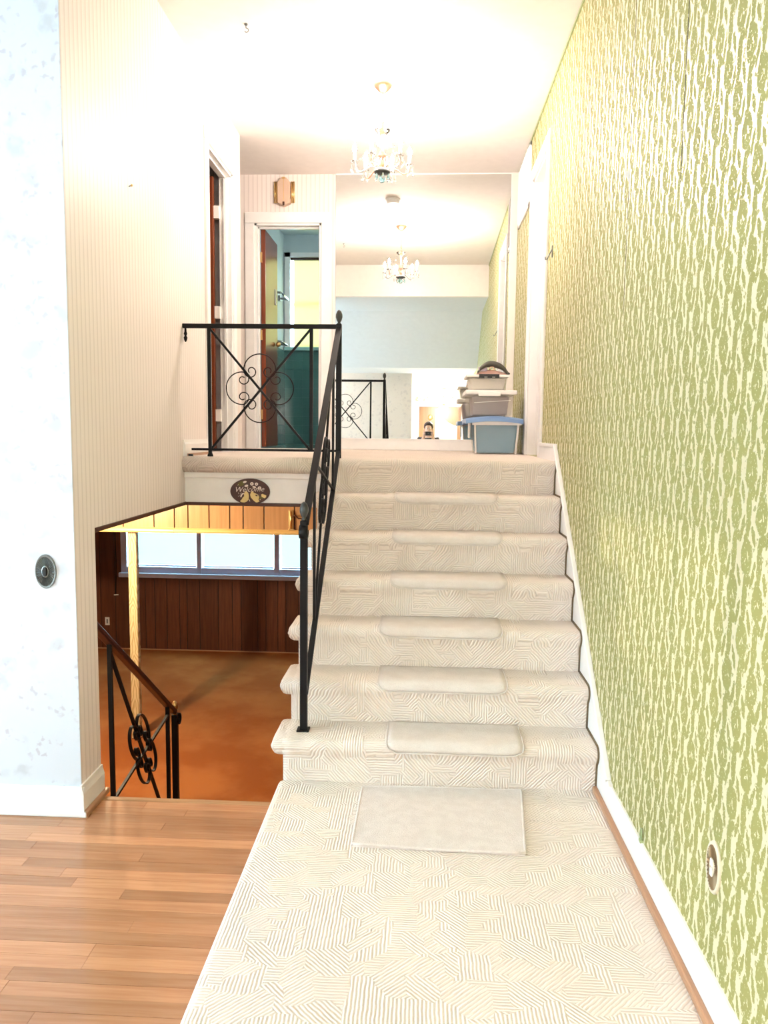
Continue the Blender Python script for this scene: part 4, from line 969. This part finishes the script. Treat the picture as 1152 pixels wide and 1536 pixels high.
for s in (-1, 1):
    sh_ = add((BX+s*.17, BY, 1.415), .055, chs); el = add((BX+s*.235, BY+.10, 1.20), .042, sh_); wr = add((BX+s*.085, BY+.335, 1.475), .028, el); pm = add((BX+s*.070, BY+.375, 1.52), (.034, .018), wr); kn = add((BX+s*.062, BY+.40, 1.555), (.038, .014), pm)
    for f in range(4):
        fx = BX+s*(.085-.012*f); z = 1.552+.006*f
        a_ = add((BX+s*(.088), BY+.405+.003*f, 1.528+.020*f), .0085, kn); b_ = add((BX+s*.078, BY+.432, 1.530+.020*f), .008, a_); add((BX+s*.048, BY+.437, 1.531+.020*f), .007, b_)
    th1 = add((BX+s*.058, BY+.385, 1.515), .010, pm); th2 = add((BX+s*.050, BY+.400, 1.530), .009, th1); add((BX+s*.038, BY+.407, 1.545), .008, th2)
    hp = add((BX+s*.095, BY, .90), .085, pel); kn_ = add((BX+s*.10, BY+.015, .50), .058, hp); an = add((BX+s*.10, BY-.01, .09), .038, kn_); add((BX+s*.105, BY+.05, .035), .036, an); add((BX+s*.11, BY+.14, .025), .026, len(V)-1)
skin('body', V, E, 'skin')
def part(name, pts, edges, mat): return skin(name, pts, edges, mat)
J = [((BX, BY, .90), .155), ((BX, BY, 1.10), .145), ((BX, BY, 1.30), (.175, .13)), ((BX, BY, 1.46), .080)]; JE = [(0, 1), (1, 2), (2, 3)]
for s in (-1, 1):
    i = len(J); J += [((BX+s*.175, BY, 1.435), .075), ((BX+s*.240, BY+.10, 1.200), .060), ((BX+s*.095, BY+.315, 1.455), .044)]; JE += [(2, i), (i, i+1), (i+1, i+2)]
skin('jacket', J, JE, 'jacket')
Tt = [((BX, BY, .95), .14)]; TE = []
for s in (-1, 1):
    i = len(Tt); Tt += [((BX+s*.098, BY, .86), .10), ((BX+s*.102, BY+.012, .50), .075), ((BX+s*.102, BY-.01, .12), .058)]; TE += [(0, i), (i, i+1), (i+1, i+2)]
skin('trousers', Tt, TE, 'trousers')
for s in (-1, 1): MB().ball((BX+s*.102, BY+.06, .045), .048, .13, .045).build('shoe', 'black', pn, True)
hb = MB().ball((BX, BY-.010, 1.685), .090, .105, .100, 18, 12); hb.v = [(x, y-(max(0, y-(BY+.045))*.9 if z < 1.735 else 0), z) for x, y, z in hb.v]
hb.build('hair', 'hair', pn, True)
for s in (-1, 1):
    MB().ball((BX+s*.031, BY+.112, 1.652), .012, n=8, m=6).build('eye', 'eye', pn, True); MB().ball((BX+s*.079, BY+.01, 1.635), .012, .022, .032, 8, 6).build('ear', 'skin', pn, True)
MB().lathe((BX, BY+.122, 1.605), [(.016, 0), (.015, .008), (.008, .03), (.004, .05)], 8).build('nose', 'skin', pn, True); MB().ball((BX, BY+.100, 1.575), .024, .014, .008, 10, 6).build('mouth', 'pink', pn, True)
phn = thing('phone', (0, -.035, 1.55), 'dark phone held up in front of the face, seen in the mirror', 'phone')
MB().box(-.077, .077, -.043, -.033, 1.518, 1.592).build('case', 'black', phn, bevel=.004); MB().box(-.070, .070, -.0445, -.0425, 1.522, 1.588).build('screen', 'mauve', phn); MB().lathe((0, -.033, 1.556), [(.006, 0), (.006, .002)], 10).build('lens', 'chrome', phn)
